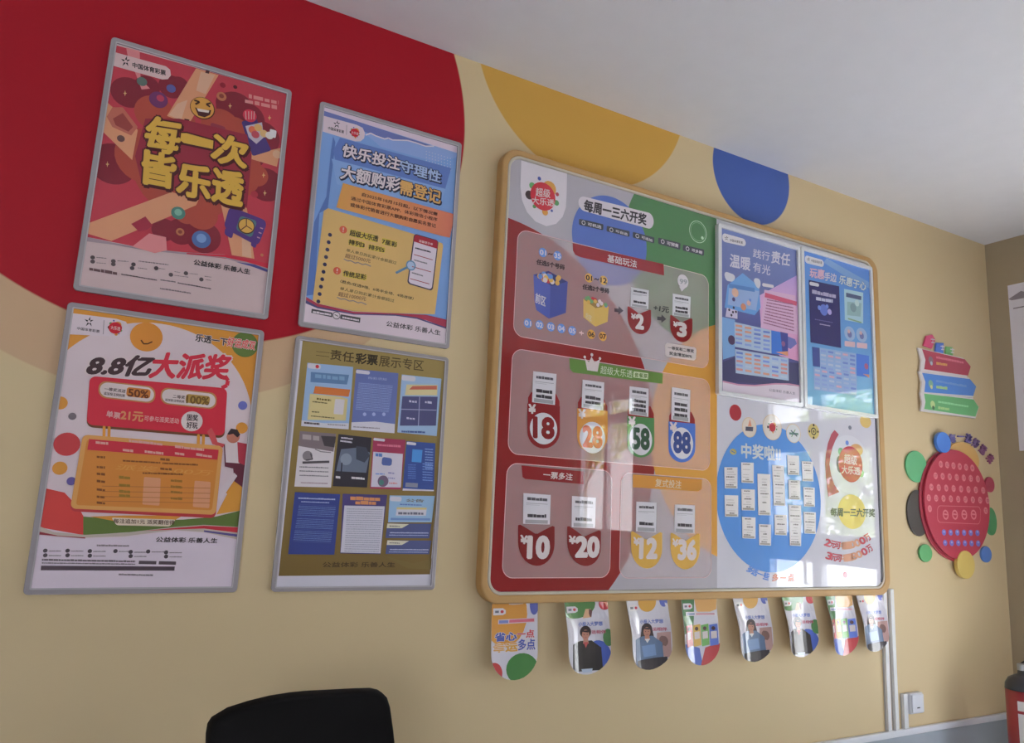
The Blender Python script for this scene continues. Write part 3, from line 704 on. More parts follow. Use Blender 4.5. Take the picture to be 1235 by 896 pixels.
s.txt('一等奖派送', (420, 442), (522, 454), (424, 426), (60, 40, 44), .02); s.txt('追加投注特别奖', (418, 462), (520, 475), (420, 448), (60, 40, 44), .02); s.txt('二等奖', (750, 478), (808, 484), (752, 462), (60, 40, 44), .02); s.txt('追加投注特别奖', (712, 492), (805, 502), (714, 480), (60, 40, 44), .02)
s.txt('单票', (430, 568), (496, 580), (434, 538), (206, 152, 150), .03); s.txt('21元', (500, 582), (606, 592), (504, 538), (176, 116, 78), .04); s.txt('可参与派奖活动', (612, 588), (778, 602), (615, 562), (206, 152, 150), .02)
s.txt('固奖', (818, 586), (870, 590), (820, 556), (52, 36, 40), .03); s.txt('好玩', (816, 622), (868, 626), (818, 592), (52, 36, 40), .03)
for x, y in ((432, 640), (885, 680)):
    s.part('hanging_link', pr, 8)
    s.rq((x-18, y-30), (x-4, y-28), (x-6, y+40), (x-20, y+38), ORG, .5); s.rq((x+6, y-28), (x+20, y-26), (x+18, y+42), (x+4, y+40), ORG, .5)
s.part('prize_table', pr, 9); s.v(*V2)
s.rq((318, -62), (992, -5), (955, 338), (255, 305), (150, 44, 48), .07); s.L = 10; s.rq((318, -64), (992, -8), (956, 322), (257, 292), (196, 140, 76), .07); s.L = 11; s.rq((338, -40), (972, 12), (938, 300), (285, 275), (166, 104, 40), .04); s.L = 12
s.poly([(348, -42), (970, 10), (964, 58), (340, 10)], (160, 36, 50)); 
s.rq((612, 140), (692, 146), (686, 278), (604, 272), (190, 132, 98), .08); s.rq((855, 158), (932, 164), (925, 290), (846, 284), (190, 132, 98), .08); s.L = 13
for a, b in (((380, -20), (440, -14)), ((540, -28), (700, -10)), ((760, 0), (900, 16)), ((510, 16), (560, 22)), ((615, 24), (705, 34)), ((760, 32), (805, 38)), ((862, 38), (938, 48))): s.dash(a, b, 13, (214, 160, 150), 1, .15)
for y in (48, 97, 130, 165, 205, 240, 268): s.dash((385, y), (425, y+4), 12, (104, 60, 26), y, .2)
for y in (148, 185, 215, 235): s.dash((492, y), (545, y+4), 14, (120, 92, 30), y, .1)
for y in (160, 190, 215, 245): s.dash((740, y+2), (795, y+6), 12, (120, 84, 30), y, .1)
s.dash((510, 66), (690, 76), 9, (104, 60, 26), 4, .2); s.dash((690, 60), (735, 64), 12, (104, 60, 26), 4, .2); s.dash((700, 78), (870, 86), 9, (104, 60, 26), 5, .2); s.dash((605, 125), (800, 132), 9, (104, 60, 26), 6, .2); s.dash((690, 105), (745, 110), 12, (104, 60, 26), 7, .2)
for y in (180, 205, 230, 252): s.line([(410, y+4), (930, y+14)], 3, (140, 84, 40))
s.txt('派奖 500万', (470, 105), (930, 135), (490, 78), (186, 130, 58), .0)
s.part('dancing_figure', pr, 8); s.v(*V1)
s.poly([(995, 700), (1030, 690), (1110, 710), (1112, dy+60), (1085, dy+190), (1045, dy+160), (1040, dy+100), (1000, dy+90)], (84, 36, 48)); s.L = 9
s.poly([(1000, 692), (1060, 684), (1070, dy+75), (1005, dy+70)], (186, 172, 174)); s.poly([(1060, 690), (1115, 700), (1105, dy+90), (1065, dy+70)], (142, 40, 54))
s.poly([(915, 640), (935, 620), (952, 650), (965, 690), (1000, 700), (990, 717), (940, 700)], (160, 62, 64)); s.disc(1040, 665, 30, (150, 90, 74)); s.L = 10; s.poly([(1012, 650), (1030, 625), (1060, 630), (1074, 655), (1060, 668), (1040, 650), (1018, 655)], (48, 34, 38))
s.L = 8; s.poly([(960, dy+220), (1045, dy+120), (1060, dy+135), (975, dy+260)], (184, 170, 174))
s.part('footer_print', pr, 8); s.v(*V2)
s.rq((455, 335), (765, 345), (735, 378), (480, 372), (170, 156, 140), .2); s.L = 9; s.txt('每注追加1元 派奖翻倍得', (465, 362), (758, 370), (466, 340), (70, 46, 36), .02)
s.part('slogan', pr, 9); s.txt('公益体彩 乐善人生', (668, 452), (962, 458), (672, 428), (44, 36, 40), .03)
s.part('fine_print', pr, 9)
for x, ys in ((138, (494, 516)), (245, (494, 516)), (352, (496, 518)), (475, (496,)), (548, (500, 520)), (632, (498,)), (718, (502, 522))):
    for y in ys: s.disc(x, y, 10, (64, 54, 60), 10); s.dash((x+16, y+4), (x+76, y+4), 5, (106, 94, 100), x, .1)
s.dash((385, 473), (540, 475), 9, (110, 98, 104), 1, .1)
s.dash((122, 542), (570, 550), 10, (84, 74, 80), 2, .12); s.dash((122, 556), (570, 562), 7, (100, 90, 96), 3, .12); s.rq((588, 542), (672, 544), (670, 560), (586, 558), (72, 60, 66), .1); s.rq((684, 544), (766, 546), (765, 562), (682, 560), (72, 60, 66), .1)
s.poly([(118, 566), (760, 570), (758, 590), (116, 588)], (66, 54, 62)); s.dash((490, 612), (655, 616), 9, (100, 90, 96), 4, .1)
s.end()

# --- lower right of the four: olive gold showcase poster with ten small bills
s = framed('olive gold poster showing ten small bills, acrylic frame nearest the notice board', [(358.3, 405), (542.9, 431), (523, 711), (325.7, 714.3)], inset=.016, k=.52)
V1 = (310, 400, 4.94); V2 = (310, 560, 4.94); dy = 160*4.94
base(s, 'print', (186, 182, 192)); s.L = 1; s.v(*V1)
OLV = gradm([(0, (92, 72, 30)), (.5, (112, 92, 48)), (1, (124, 106, 62))], .52, 'sleeve'); s.poly([(272, 50), (1135, 168), (1030, dy+655), (128, dy+665)], OLV)
pr = s.end()
s.part('headline', pr, 2); s.txt('责任', (435, 165), (575, 185), (440, 105), (58, 46, 26), .015); s.txt('彩票', (585, 188), (715, 200), (590, 128), (44, 36, 24), .035); s.txt('展示专区', (725, 205), (990, 235), (730, 140), (66, 54, 30), .01)
s.line([(352, 118), (432, 126)], 3, (72, 58, 30)); s.line([(350, 140), (430, 150)], 3, (72, 58, 30))
s.part('footer_print', pr, 2); s.v(*V2); s.txt('公益体彩 乐善人生', (390, 612), (820, 612), (392, 582), (60, 46, 24), .02)
s.poly([(760, 545), (870, 575), (930, 590), (1040, 560), (1035, 625), (900, 620), (830, 585)], (100, 84, 44)); 
def bill(tl, tr, br, bl, c, lab, v):
    s.v(*v); s.part('mini_bill', pr, 3, label=lab); s.rq(tl, tr, br, bl, c, .01); s.L = 4
LW = (186, 182, 192)
bill((300, 185), (573, 210), (545, 582), (262, 562), (132, 156, 186), 'small blue bill with an orange band and yellow notepad', V1)
s.poly([(320, 240), (548, 258), (535, 315), (318, 300)], (78, 104, 142)); s.poly([(345, 325), (555, 345), (545, 388), (335, 368)], (190, 106, 52)); s.poly([(315, 370), (500, 388), (540, 400), (528, 530), (300, 525)], (188, 172, 122)); s.poly([(265, 528), (400, 545), (545, 545), (545, 582), (262, 562)], LW)
s.L = 5; s.rq((302, 186), (380, 196), (378, 226), (300, 218), LW, .4); s.rq((465, 400), (522, 405), (512, 495), (455, 490), (190, 182, 186), .1); s.dash((345, 275), (530, 292), 24, (100, 130, 160), 1); s.dash((355, 405), (440, 415), 12, (90, 76, 30), 2); s.dash((330, 420), (420, 430), 8, (80, 70, 40), 2); s.dash((325, 480), (370, 484), 8, (80, 70, 40), 2); s.dash((320, 505), (460, 518), 7, (80, 70, 40), 3); s.dash((280, 548), (372, 556), 12, (70, 60, 64), 1, .1); s.dash((420, 555), (530, 562), 7, (110, 104, 110), 2)
s.L = 6; s.disc(358, 208, 11, (165, 40, 50), 10)
bill((590, 222), (842, 248), (818, 605), (560, 585), (84, 94, 142), 'small indigo bill full of pale text lines', V1)
s.poly([(562, 540), (700, 535), (820, 550), (818, 605), (560, 585)], LW); s.L = 5; s.rq((590, 226), (672, 236), (670, 256), (588, 248), LW, .4); s.txt('购彩须知', (660, 282), (770, 292), (662, 268), (150, 156, 184), .0)
for i in range(17): s.dash((605-i*1.2, 308+i*9.6), (808-i*1.5, 326+i*9.6), 4, (122, 134, 170), i, .2)
for x in (640, 695, 755): s.disc(x, 492, 11, (140, 146, 176), 10)
s.dash((572, 570), (730, 580), 8, (120, 112, 120), 3, .2)
bill((862, 255), (1098, 280), (1070, 622), (835, 600), (130, 152, 178), 'small blue bill with a red and cream title strip', V1)
s.L = 5; s.rq((862, 258), (945, 268), (942, 298), (860, 290), LW, .4); s.poly([(890, 315), (1075, 318), (1072, 380), (880, 378)], (192, 178, 134)); s.L = 6; s.poly([(925, 325), (1070, 322), (1070, 345), (905, 345)], (164, 88, 72)); s.L = 5
s.poly([(865, 385), (1075, 388), (1065, 560), (850, 560)], (66, 66, 100)); s.L = 6; s.line([(968, 388), (960, 560)], 5, (130, 130, 160)); s.line([(858, 462), (1068, 468)], 5, (130, 130, 160)); s.dash((905, 420), (950, 425), 14, (160, 156, 176), 1); s.dash((1000, 425), (1040, 430), 14, (160, 156, 176), 2); s.dash((890, 520), (940, 525), 12, (160, 156, 176), 3); s.dash((860, 600), (1000, 605), 12, (60, 76, 120), 4, .15)
bill((255, 592), (470, 608), (440, dy+138), (222, dy+132), (186, 178, 182), 'small black and white bill with a photograph on top', V1)
s.poly([(255, 592), (470, 608), (455, 715), (300, 690), (245, 680)], (104, 92, 96)); s.L = 5; s.poly([(380, 620), (470, 625), (460, 690), (400, 680)], (60, 54, 58)); s.disc(300, 740, 30, (110, 102, 106)); s.line([(270, 780), (430, 775)], 14, (70, 64, 68)); s.dash((270, 640), (370, 650), 30, (140, 128, 130), 2); s.line([(345, 700), (380, 715), (440, 720)], 6, (110, 102, 106)); s.line([(318, 725), (330, 760), (290, 765)], 7, (70, 64, 68))
s.v(*V2)
for y in (18, 42, 68): s.dash((252, y), (425, y+6), 7, (104, 98, 104), y, .2)
s.dash((260, 112), (420, 118), 8, (140, 120, 128), 2, .1)
bill((485, 610), (682, 632), (655, dy+138), (450, dy+130), (44, 40, 48), 'small dark bill with a grey blue night picture', V1)
s.poly([(500, 700), (600, 690), (672, 720), (650, dy+50), (470, dy+40)], (84, 92, 108)); s.L = 5; s.poly([(590, 680), (650, 690), (670, 740), (640, 780), (590, 760)], (54, 58, 70)); s.disc(530, 760, 35, (110, 118, 134)); s.dash((500, 636), (570, 644), 10, (160, 156, 166), 1, .1); s.dash((495, 655), (565, 664), 10, (160, 156, 166), 2, .1)
s.v(*V2); s.dash((468, 82), (495, 85), 14, (186, 182, 186), 3, .1); s.dash((562, 86), (640, 92), 14, (186, 182, 186), 4, .1); s.line([(505, -10), (500, 60)], 8, (40, 40, 50))
bill((692, 630), (885, 645), (856, dy+150), (672, dy+145), (136, 48, 74), 'small crimson and white bill with a blue box picture', V1)
s.poly([(692, 715), (868, 728), (856, dy+138), (678, dy+134)], (180, 174, 186)); s.L = 5; s.rq((695, 632), (762, 640), (760, 655), (692, 648), LW, .4); s.dash((715, 680), (855, 690), 14, (176, 96, 116), 2, .1); s.rq((745, 745), (805, 755), (800, 800), (740, 795), (66, 80, 130), .3); s.dash((705, 742), (745, 746), 22, (74, 104, 156), 3, .1)
s.v(*V2); s.disc(750, 100, 34, (96, 78, 100)); s.L = 6; s.disc(740, 108, 16, (66, 104, 100)); s.dash((780, 55), (820, 58), 10, (120, 116, 150), 4); s.dash((780, 85), (820, 88), 10, (120, 116, 150), 5); s.dash((785, 115), (835, 118), 9, (180, 110, 110), 6); s.dash((705, 60), (760, 62), 10, (100, 120, 170), 6)
bill((890, 652), (1062, 665), (1052, dy+160), (866, dy+155), (48, 66, 122), 'small deep blue bill with light text columns', V1)
s.L = 5; s.rq((892, 655), (948, 662), (946, 678), (890, 672), LW, .4)
s.poly([(925, 700), (985, 705), (978, 780), (920, 775)], (64, 120, 176))
for i in range(8): s.dash((1000, 702+i*16), (1048, 706+i*16), 7, (110, 134, 180), i, .2)
s.v(*V2); s.poly([(868, 143), (960, 148), (1053, 152), (1052, 160), (866, 156)], LW); s.rq((885, 108), (958, 112), (955, 138), (882, 134), (110, 112, 128), .1)
for i in range(7): s.dash((985, i*16), (1045, 4+i*16), 7, (90, 116, 170), i, .2); s.dash((898, 5+i*13), (945, 7+i*13), 6, (76, 100, 160), i, .2)
bill((225, 165), (495, 178), (460, 538), (185, 535), (46, 56, 112), 'small navy bill of dense text lines', V2)
for i in range(22): s.dash((250-i*1.7, 240+i*10.5), (470-i*1.5, 250+i*10.5), 4.5, (88, 106, 152) if i % 7 else (60, 70, 120), i, .2)
s.dash((245, 205), (465, 213), 9, (146, 156, 186), 1, .1); s.dash((262, 225), (430, 232), 7, (130, 140, 176), 2, .1)
bill((510, 175), (775, 182), (735, 535), (495, 530), (62, 54, 98), 'small purple edged white sheet of text with orange heading', V2)
s.poly([(520, 245), (760, 250), (735, 530), (497, 525)], (186, 182, 194)); s.L = 5; s.dash((555, 212), (732, 218), 24, (176, 116, 76), 2, .1); s.dash((585, 238), (710, 241), 22, (176, 116, 76), 3, .1)
for i in range(20): s.dash((535-i*.8, 268+i*13.2), (748-i*1.2, 272+i*13.2), 6, (132, 130, 144), i, .25)
bill((790, 185), (1058, 188), (1040, 345), (780, 345), (124, 152, 178), 'small pale blue bill with a white form', V2)
s.L = 5; s.rq((792, 190), (862, 194), (858, 222), (790, 218), LW, .4); s.txt('公告', (885, 222), (990, 226), (890, 205), (96, 74, 60), .02); s.poly([(832, 258), (1010, 262), (1005, 306), (825, 305)], LW); s.L = 6; s.poly([(832, 255), (1010, 258), (1008, 270), (830, 268)], (176, 160, 110)); s.dash((840, 298), (990, 300), 16, (90, 90, 104), 2, .25); s.line([(795, 325), (1030, 328)], 14, (92, 116, 160)); s.L = 7; s.dash((850, 242), (980, 246), 8, (80, 100, 150), 3)
for (a, b), n in (((352, 440), 'upper'), ((452, 535), 'lower')):
    bill((775, a), (1038, a+2), (1025, b), (765, b-2), (66, 72, 110), 'small slate blue strip with cream tab, the %s one' % n, V2)
    s.poly([(776, a), (905, a+4), (862, a+28), (772, a+28)], (186, 180, 160)); s.L = 5; s.dash((790, a+58), (1020, a+60), 7, (150, 154, 180), a, .15); s.dash((785, a+72), (1018, a+74), 6, (130, 136, 168), a+1, .15); s.dash((788, a+18), (850, a+20), 6, (90, 86, 90), a)
s.end()

# ------------------------------------------------------------------ the large notice board
tan_wood = rgbm((0.56, 0.33, 0.125), rough=.45, spec=.4, noise=.10)
beige_trim = rgbm((0.60, 0.54, 0.44), rough=.4, spec=.5)
dark_strip_mat = rgbm((0.10, 0.095, 0.11), rough=.5)
BXL, BXR, BZL, BZH = 1.400, 3.925, 1.073, 2.985
OXL, OXR, OZL, OZH = 1.443, 3.866, 1.119, 2.944
BF, PF = .055, .047
board = thing('notice_board', 'large notice board with a rounded tan frame, hung on the yellow wall', 'notice board', ((BXL+BXR)/2, 0, BZL))
bl = board.location
def loc2(pts): return [(x-bl.x, z-bl.z) for x, z in pts]
bm = bmesh.new(); add_ring(bm, loc2(rrect(BXL, BXR, BZL, BZH, .085, 10)), loc2(rrect(OXL-.010, OXR+.010, OZL-.010, OZH+.010, .062, 10)), -BF, -.002)
bm_obj('frame', bm, tan_wood, board, bevel=.010, seg=3)
bm = bmesh.new(); add_ring(bm, loc2(rrect(OXL-.012, OXR+.012, OZL-.012, OZH+.012, .064, 10)), loc2(rrect(OXL, OXR, OZL, OZH, .054, 10)), -BF+.001, -.03)
bm_obj('trim', bm, beige_trim, board, bevel=.003)
bm = bmesh.new(); add_prism(bm, loc2(rrect(OXL-.008, OXR+.008, OZL-.008, OZH+.008, .058, 10)), -PF+.004, -.004)
bm_obj('backing', bm, white_plastic, board)
bm = bmesh.new(); add_box(bm, (OXR-.011-bl.x, -PF-.003, OZL+.02-bl.z), (OXR-.001-bl.x, -PF+.006, OZH-.5-bl.z))
bm_obj('dark_strip', bm, dark_strip_mat, board)  # narrow dark strip down the right edge of the opening

# --- left half: the rules poster
XM = (W(863, 266, PF)[0] + W(866, 700, PF)[0])/2
root = thing('rules_poster', 'glossy red, blue and green lottery price poster filling the left half of the notice board', 'poster', ((OXL+XM)/2, -PF+.004, OZL))
s = Sheet(root, PF, .52, 'gloss')
out_l = [q for q in rrect(OXL+.001, XM+.06, OZL+.001, OZH-.001, .053, 8) if q[0] < XM] 
out_l = [(XM, OZL+.001), (XM, OZH-.001)] + [q for q in rrect(OXL+.001, XM+.2, OZL+.001, OZH-.001, .053, 8) if q[0] < OXL+.06]
s.clip = out_l
V1 = (600, 180, 4.411); V2 = (600, 340, 4.411); V3 = (590, 530, 4.411)
WHT = (192, 184, 190)
s.part('printed_background', L=0); s.v(*V1); s.raw(out_l, (140, 135, 142)); s.L = 1
def fitc(px, c):
    x, z, r = circfit([W(*q, PF) for q in px]); s.circ(x, z, r, r, c, 90)
fitc([(612.5, 264), (655, 283), (697.5, 314), (736, 348), (754, 394), (774.6, 443), (789.5, 568), (754, 675), (741, 709)], (112, 4, 12))
s.L = 2; fitc([(791, 240), (783, 258), (777, 290), (797, 365), (854, 393)], (56, 100, 58))
s.L = 3; s.disc(600, 485, 240, (66, 88, 152), 60); s.L = 4
fitc([(849, 392), (815, 425), (800, 450), (790, 568), (800, 610), (863, 668)], (176, 124, 44))
bgp = s.end()
veil = frosted((0.92, 0.74, 0.75), .32)
def panel(tl, tr, br, bl_, r=.12):
    s.part('info_panel', bgp, 6); P = [W(*q, PF) for q in (tl, tr, br, bl_)]
    x0, x1 = (P[0][0]+P[3][0])/2, (P[1][0]+P[2][0])/2; z1, z0 = (P[0][1]+P[1][1])/2, (P[2][1]+P[3][1])/2
    o = rrect(x0, x1, z0, z1, .05, 8); s.raw(o, veil); s.L = 7
    i_ = rrect(x0+.003, x1-.003, z0+.003, z1-.003, .047, 8); m = (205, 170, 172)
    for k in range(len(o)): s.raw([o[k-1], o[k], i_[k], i_[k-1]], m)
def vp(v, x, y): return (v[0]+x/v[2], v[1]+y/v[2])
panel(vp(V1, 105, 430), vp(V1, 1125, 668), vp(V2, 1118, 470), vp(V2, 82, 280))
panel(vp(V2, 75, 357), vp(V2, 1130, 515), vp(V3, 1172, 170), vp(V3, 98, 75))
panel(vp(V3, 95, 128), vp(V3, 650, 160), vp(V3, 645, 737), vp(V3, 62, 737))
panel(vp(V3, 700, 175), vp(V3, 1180, 208), vp(V3, 1182, 738), vp(V3, 690, 738))
s.v(*V1)
s.part('logo_badge', bgp, 8); s.poly([(125, 60), (368, 130), (366, 240), (362, 310), (345, 360), (310, 398), (258, 410), (200, 385), (155, 335), (128, 270), (120, 200)], WHT); s.L = 9; s.lotto(240, 252, 76)
s.part('draw_day_pill', bgp, 8); s.rq((428, 245), (830, 345), (828, 430), (430, 322), WHT, .5, 8); s.L = 9; s.txt('每周一三六开奖', (458, 328), (788, 405), (462, 268), (36, 30, 36), .04)
DG = (44, 48, 56)
for q, st in ((((432, 370), (562, 400), (560, 432), (432, 402)), '可机选'), (((580, 408), (702, 437), (700, 467), (578, 437)), '可自选'), (((718, 440), (833, 470), (832, 502), (718, 470)), '可追加'), (((853, 470), (972, 500), (970, 536), (853, 504)), '可预售'), (((985, 508), (1098, 535), (1096, 568), (983, 539)), '可多期')):
    s.part('feature_tag', bgp, 8); s.rq(*q, DG, .2); s.L = 9
    (x, y), (x2, y2), _, (x3, y3) = q; s.ring(x+24, y+22, 12, .3, (186, 180, 186), 12); s.txt(st, (x+46, y3+5), (x2-12, y2+24), (x+47, y+20), (186, 180, 186), .02)
s.part('round_seal', bgp, 8); s.ring(1065, 440, 60, .06, (150, 178, 150)); s.ring(1065, 440, 50, .04, (110, 150, 112)); s.disc(1088, 472, 9, (150, 178, 150), 10)
def banner(pts, c, st, bl_, br, tl, tc=(205, 190, 192)):
    s.part('section_banner', bgp, 9); s.poly(pts, c); s.L = 10
    if st: s.txt(st, bl_, br, tl, tc, .02)
banner([(398, 500), (882, 612), (884, 672), (440, 575), (412, 562), (400, 540)], (120, 12, 24), '基础玩法', (582, 600), (738, 632), (584, 560))
NUMW = (206, 192, 192); BLB = (74, 116, 174); GLB = (180, 136, 52)
def ball(x, y, c, n, tc=(205, 205, 215)):
    s.part('number_ball', bgp, 8); s.disc(x, y, 25, c, 20); s.L = 9; s.txt(n, (x-16, y+10), (x+16, y+16), (x-16, y-16), tc, .03)
ball(240, 550, BLB, '01'); ball(318, 567, BLB, '35'); ball(485, 685, GLB, '01', INK); ball(563, 698, GLB, '12', INK)
s.part('range_dash', bgp, 8); s.line([(268, 560), (276, 555), (284, 562), (292, 556)], 6, INK); s.part('range_lettering', bgp, 8); s.txt('任选5个号码', (205, 612), (353, 642), (208, 586), INK, .05)
s.part('range_dash', bgp, 8); s.line([(514, 694), (522, 688), (530, 696), (538, 690)], 6, INK); s.part('range_lettering', bgp, 8); s.txt('任选2个号码', (450, 744), (590, 768), (453, 718), INK, .05)
s.v(*V2)
rnd = random.Random(4)
s.part('number_bin', bgp, 8); s.poly([(190, -38), (270, -58), (372, 0), (362, 165), (272, 196), (205, 150), (195, 100)], (50, 60, 126)); s.L = 9; s.poly([(190, -38), (280, 10), (276, 195), (205, 150), (195, 100)], (60, 72, 142)); s.poly([(195, -36), (270, -58), (368, 0), (285, 22)], (38, 44, 92)); s.L = 10
for i in range(22):
    x = rnd.uniform(215, 345); y = -28+(x-215)*.30+rnd.uniform(-26, 10); s.disc(x, y, 14, rnd.choice([(158, 34, 48), (82, 128, 82), (188, 148, 68), (74, 112, 168), (190, 176, 176)]), 12)
s.L = 11; s.txt('前区', (198, 108), (252, 132), (202, 58), (190, 184, 196), .03)
s.part('number_bin', bgp, 8, label='yellow bin'); s.poly([(455, 92), (520, 108), (590, 132), (584, 212), (520, 238), (455, 188)], (186, 152, 70)); s.L = 9; s.poly([(455, 92), (512, 130), (515, 236), (455, 188)], (200, 166, 84)); s.poly([(458, 94), (500, 85), (590, 128), (520, 140)], (120, 92, 40)); s.L = 10
for i in range(16):
    x = rnd.uniform(470, 575); y = 95+(x-470)*.30+rnd.uniform(-14, 10); s.disc(x, y, 11, rnd.choice([(158, 34, 48), (82, 128, 82), (188, 148, 68), (74, 92, 168), (190, 176, 176)]), 12)
s.L = 11; s.txt('后区', (465, 190), (498, 212), (467, 162), (205, 190, 150), .02)
for i, (x, y) in enumerate(((160, 220), (222, 229), (282, 239), (338, 248), (396, 260))): ball(x, y, BLB, '%02d' % (i+1))
ball(497, 279, GLB, '06', INK); ball(558, 290, GLB, '07', INK)
s.part('plus_sign', bgp, 8); s.line([(433, 270), (457, 274)], 7, NUMW); s.line([(445, 260), (445, 284)], 5, NUMW)
for x, y in ((620, 150), (848, 194)):
    s.part('arrow', bgp, 8); s.poly([(x, y-10), (x+22, y-7), (x+24, y-20), (x+48, y+4), (x+22, y+24), (x+22, y+12), (x, y+9)], (46, 38, 46))
s.part('surcharge_lettering', bgp, 8); s.txt('+1元', (828, 152), (908, 166), (832, 122), (40, 32, 38), .04)
s.part('speech_bubble', bgp, 8); s.v(*V1); s.disc(985, 703, 37, WHT); s.poly([(965, 730), (1000, 735), (978, 758)], WHT); s.L = 9; s.txt('99', (968, 715), (1006, 720), (968, 690), (120, 120, 126), .03); s.v(*V2)
s.part('note_pill', bgp, 8); s.rq((890, 322), (1057, 350), (1053, 420), (888, 396), (190, 178, 176), .25); s.L = 9; s.txt('一等奖和二等奖', (904, 358), (1042, 378), (905, 340), (40, 32, 36), .03); s.txt('奖金增加80%', (912, 388), (1032, 406), (912, 370), (40, 32, 36), .03)
banner([(380, 405), (878, 488), (876, 542), (400, 482), (384, 462)], (78, 108, 48), '', 0, 0, 0)
s.L = 10; s.txt('超级大乐透', (545, 488), (715, 512), (547, 446), (186, 194, 172), .0); s.rq((722, 476), (800, 486), (798, 518), (720, 508), (170, 180, 150), .1); s.L = 11; s.txt('套餐票', (726, 506), (795, 514), (727, 482), (72, 100, 44), .02)
s.part('crown', bgp, 10); s.poly([(475, 470), (462, 405), (484, 428), (498, 398), (514, 428), (543, 412), (530, 478)], NUMW); s.disc(462, 400, 8, NUMW, 10); s.disc(500, 388, 9, NUMW, 10); s.disc(543, 408, 8, NUMW, 10)
s.v(*V3)
banner([(170, 138), (500, 170), (500, 238), (190, 210), (176, 200)], (112, 6, 17), '一票多注', (285, 205), (440, 218), (288, 168))
banner([(762, 186), (1130, 213), (1128, 262), (1110, 276), (762, 254)], (168, 112, 40), '复式投注', (880, 250), (1018, 262), (884, 208), (214, 190, 160))
PAPER = (200, 196, 202)
def ticket(tl, tr, br, bl_, rows, par):
    s.part('ticket', par, 11); s.poly([tl, tr, br, bl_], PAPER); s.L = 12
    def at(u, w_): return tuple((1-w_)*((1-u)*tl[i]+u*tr[i])+w_*((1-u)*bl_[i]+u*br[i]) for i in (0, 1))
    h = bl_[1]-tl[1]
    s.dash(at(.14, .22), at(.88, .22), h*.10, (70, 66, 72), 1, .1); s.line([at(.1, .32), at(.9, .32)], 2.5, (120, 116, 122)); s.line([at(.1, .37), at(.6, .37)], 2, (140, 136, 142))
    for k in range(rows):
        f = .5+.12*(3-rows)+k*.17 if rows < 3 else .5+k*.165
        s.dash(at(.16, f+.04), at(.86, f+.04), h*.12, (48, 42, 48), k+3, .08)
    s.poly([at(.08, .86), at(.92, .86), at(.92, .98), at(.08, .98)], (128, 126, 130))
def cup(tl, tr, by, c, num, q, tk, rows=1):
    s.part('price_badge', bgp, 9); w_ = tr[0]-tl[0]; dy_ = tr[1]-tl[1]; h = by-(tl[1]+tr[1])/2
    P = lambda u, f: (tl[0]+u*w_, tl[1]+u*dy_+f*h)
    pts = [P(0, 0), P(.06, -.02), P(.30, .10), P(.46, .19), P(.54, .19), P(.70, .10), P(.94, -.02), P(1, 0)]
    pts += [P(.5+.5*math.cos(a), .42+.58*math.sin(a)) for a in [i*PI/14 for i in range(15)]]
    s.poly([P(.5+.5*(1 if u < .5 else -1)*0, .4)] if False else pts[:1]+pts[1:], c); s.L = 10
    s.txt('¥', (q[0][0]-.20*w_, q[0][1]-.36*h), (q[0][0]-.02*w_, q[0][1]-.34*h), (q[0][0]-.20*w_, q[0][1]-.56*h), NUMW, .05); s.txt(num, q[0], q[1], (q[0][0]+.02*w_, q[0][1]-.52*h), NUMW, .06)
    b = s.end(); ticket(*tk, rows, b)
s.v(*V2)
CR = (108, 6, 16)
cup((690, 132), (815, 152), 278, CR, '2', ((735, 245), (772, 250)), ((708, 28), (803, 45), (800, 145), (705, 130)))
cup((917, 178), (1035, 198), 320, CR, '3', ((958, 285), (998, 292)), ((930, 62), (1025, 80), (1022, 192), (928, 178)), 2)
s.v(*V3)
DR = (100, 4, 13)
cup((152, 456), (346, 464), 672, DR, '10', ((205, 628), (312, 628)), ((180, 285), (325, 295), (320, 452), (178, 448)))
cup((413, 463), (592, 488), 672, DR, '20', ((460, 622), (578, 622)), ((438, 300), (565, 310), (560, 472), (436, 466)))
YB_ = (186, 142, 56)
cup((753, 492), (918, 497), 686, YB_, '12', ((800, 628), (886, 628)), ((780, 330), (888, 335), (885, 494), (778, 488)))
cup((963, 500), (1118, 503), 690, YB_, '36', ((1005, 634), (1095, 636)), ((985, 345), (1092, 350), (1090, 500), (982, 494)))
s.v(*V2)
def pill(x0, x1, yt, yb, cy_, c, num, tk, rows, back=(112, 8, 18), nc=None):
    s.part('price_badge', bgp, 9); m = (x0+x1)/2; w_ = x1-x0; sl = .09
    s.poly([(x0+4, yt+30), (x0+4, yt-30), (x0+20, yt-60), (x1-20, yt-50), (x1-2, yt-10), (x1-2, yt+40)], back); s.L = 10
    pts = [(x0, yt), (x1, yt+sl*w_)] + [(m+w_/2*math.cos(a), yb-.42*w_*1.25+.42*w_*1.25*math.sin(a)) for a in [i*PI/14 for i in range(15)]]
    s.poly(pts, c); s.L = 11; s.ell(m, cy_, w_*.42, 84, PAPER); s.L = 12
    nc = nc or c
    s.txt(num, (m-w_*.30, cy_+46), (m+w_*.30, cy_+52), (m-w_*.30, cy_-60), nc, .05); s.txt('¥', (x0+8, yt+52), (x0+42, yt+54), (x0+8, yt+6), NUMW, .05)
    b = s.end(); ticket(*tk, rows, b)
pill(157, 330, 646, 886, 780, (108, 6, 17), '18', ((188, 475), (312, 490), (303, 655), (182, 640)), 2)
pill(422, 584, 672, 908, 828, (186, 126, 50), '28', ((450, 520), (565, 535), (560, 685), (445, 668)), 2, nc=(178, 84, 50))
pill(688, 832, 712, 934, 838, (56, 104, 58), '58', ((700, 555), (802, 568), (800, 718), (697, 703)), 3, nc=(34, 64, 46))
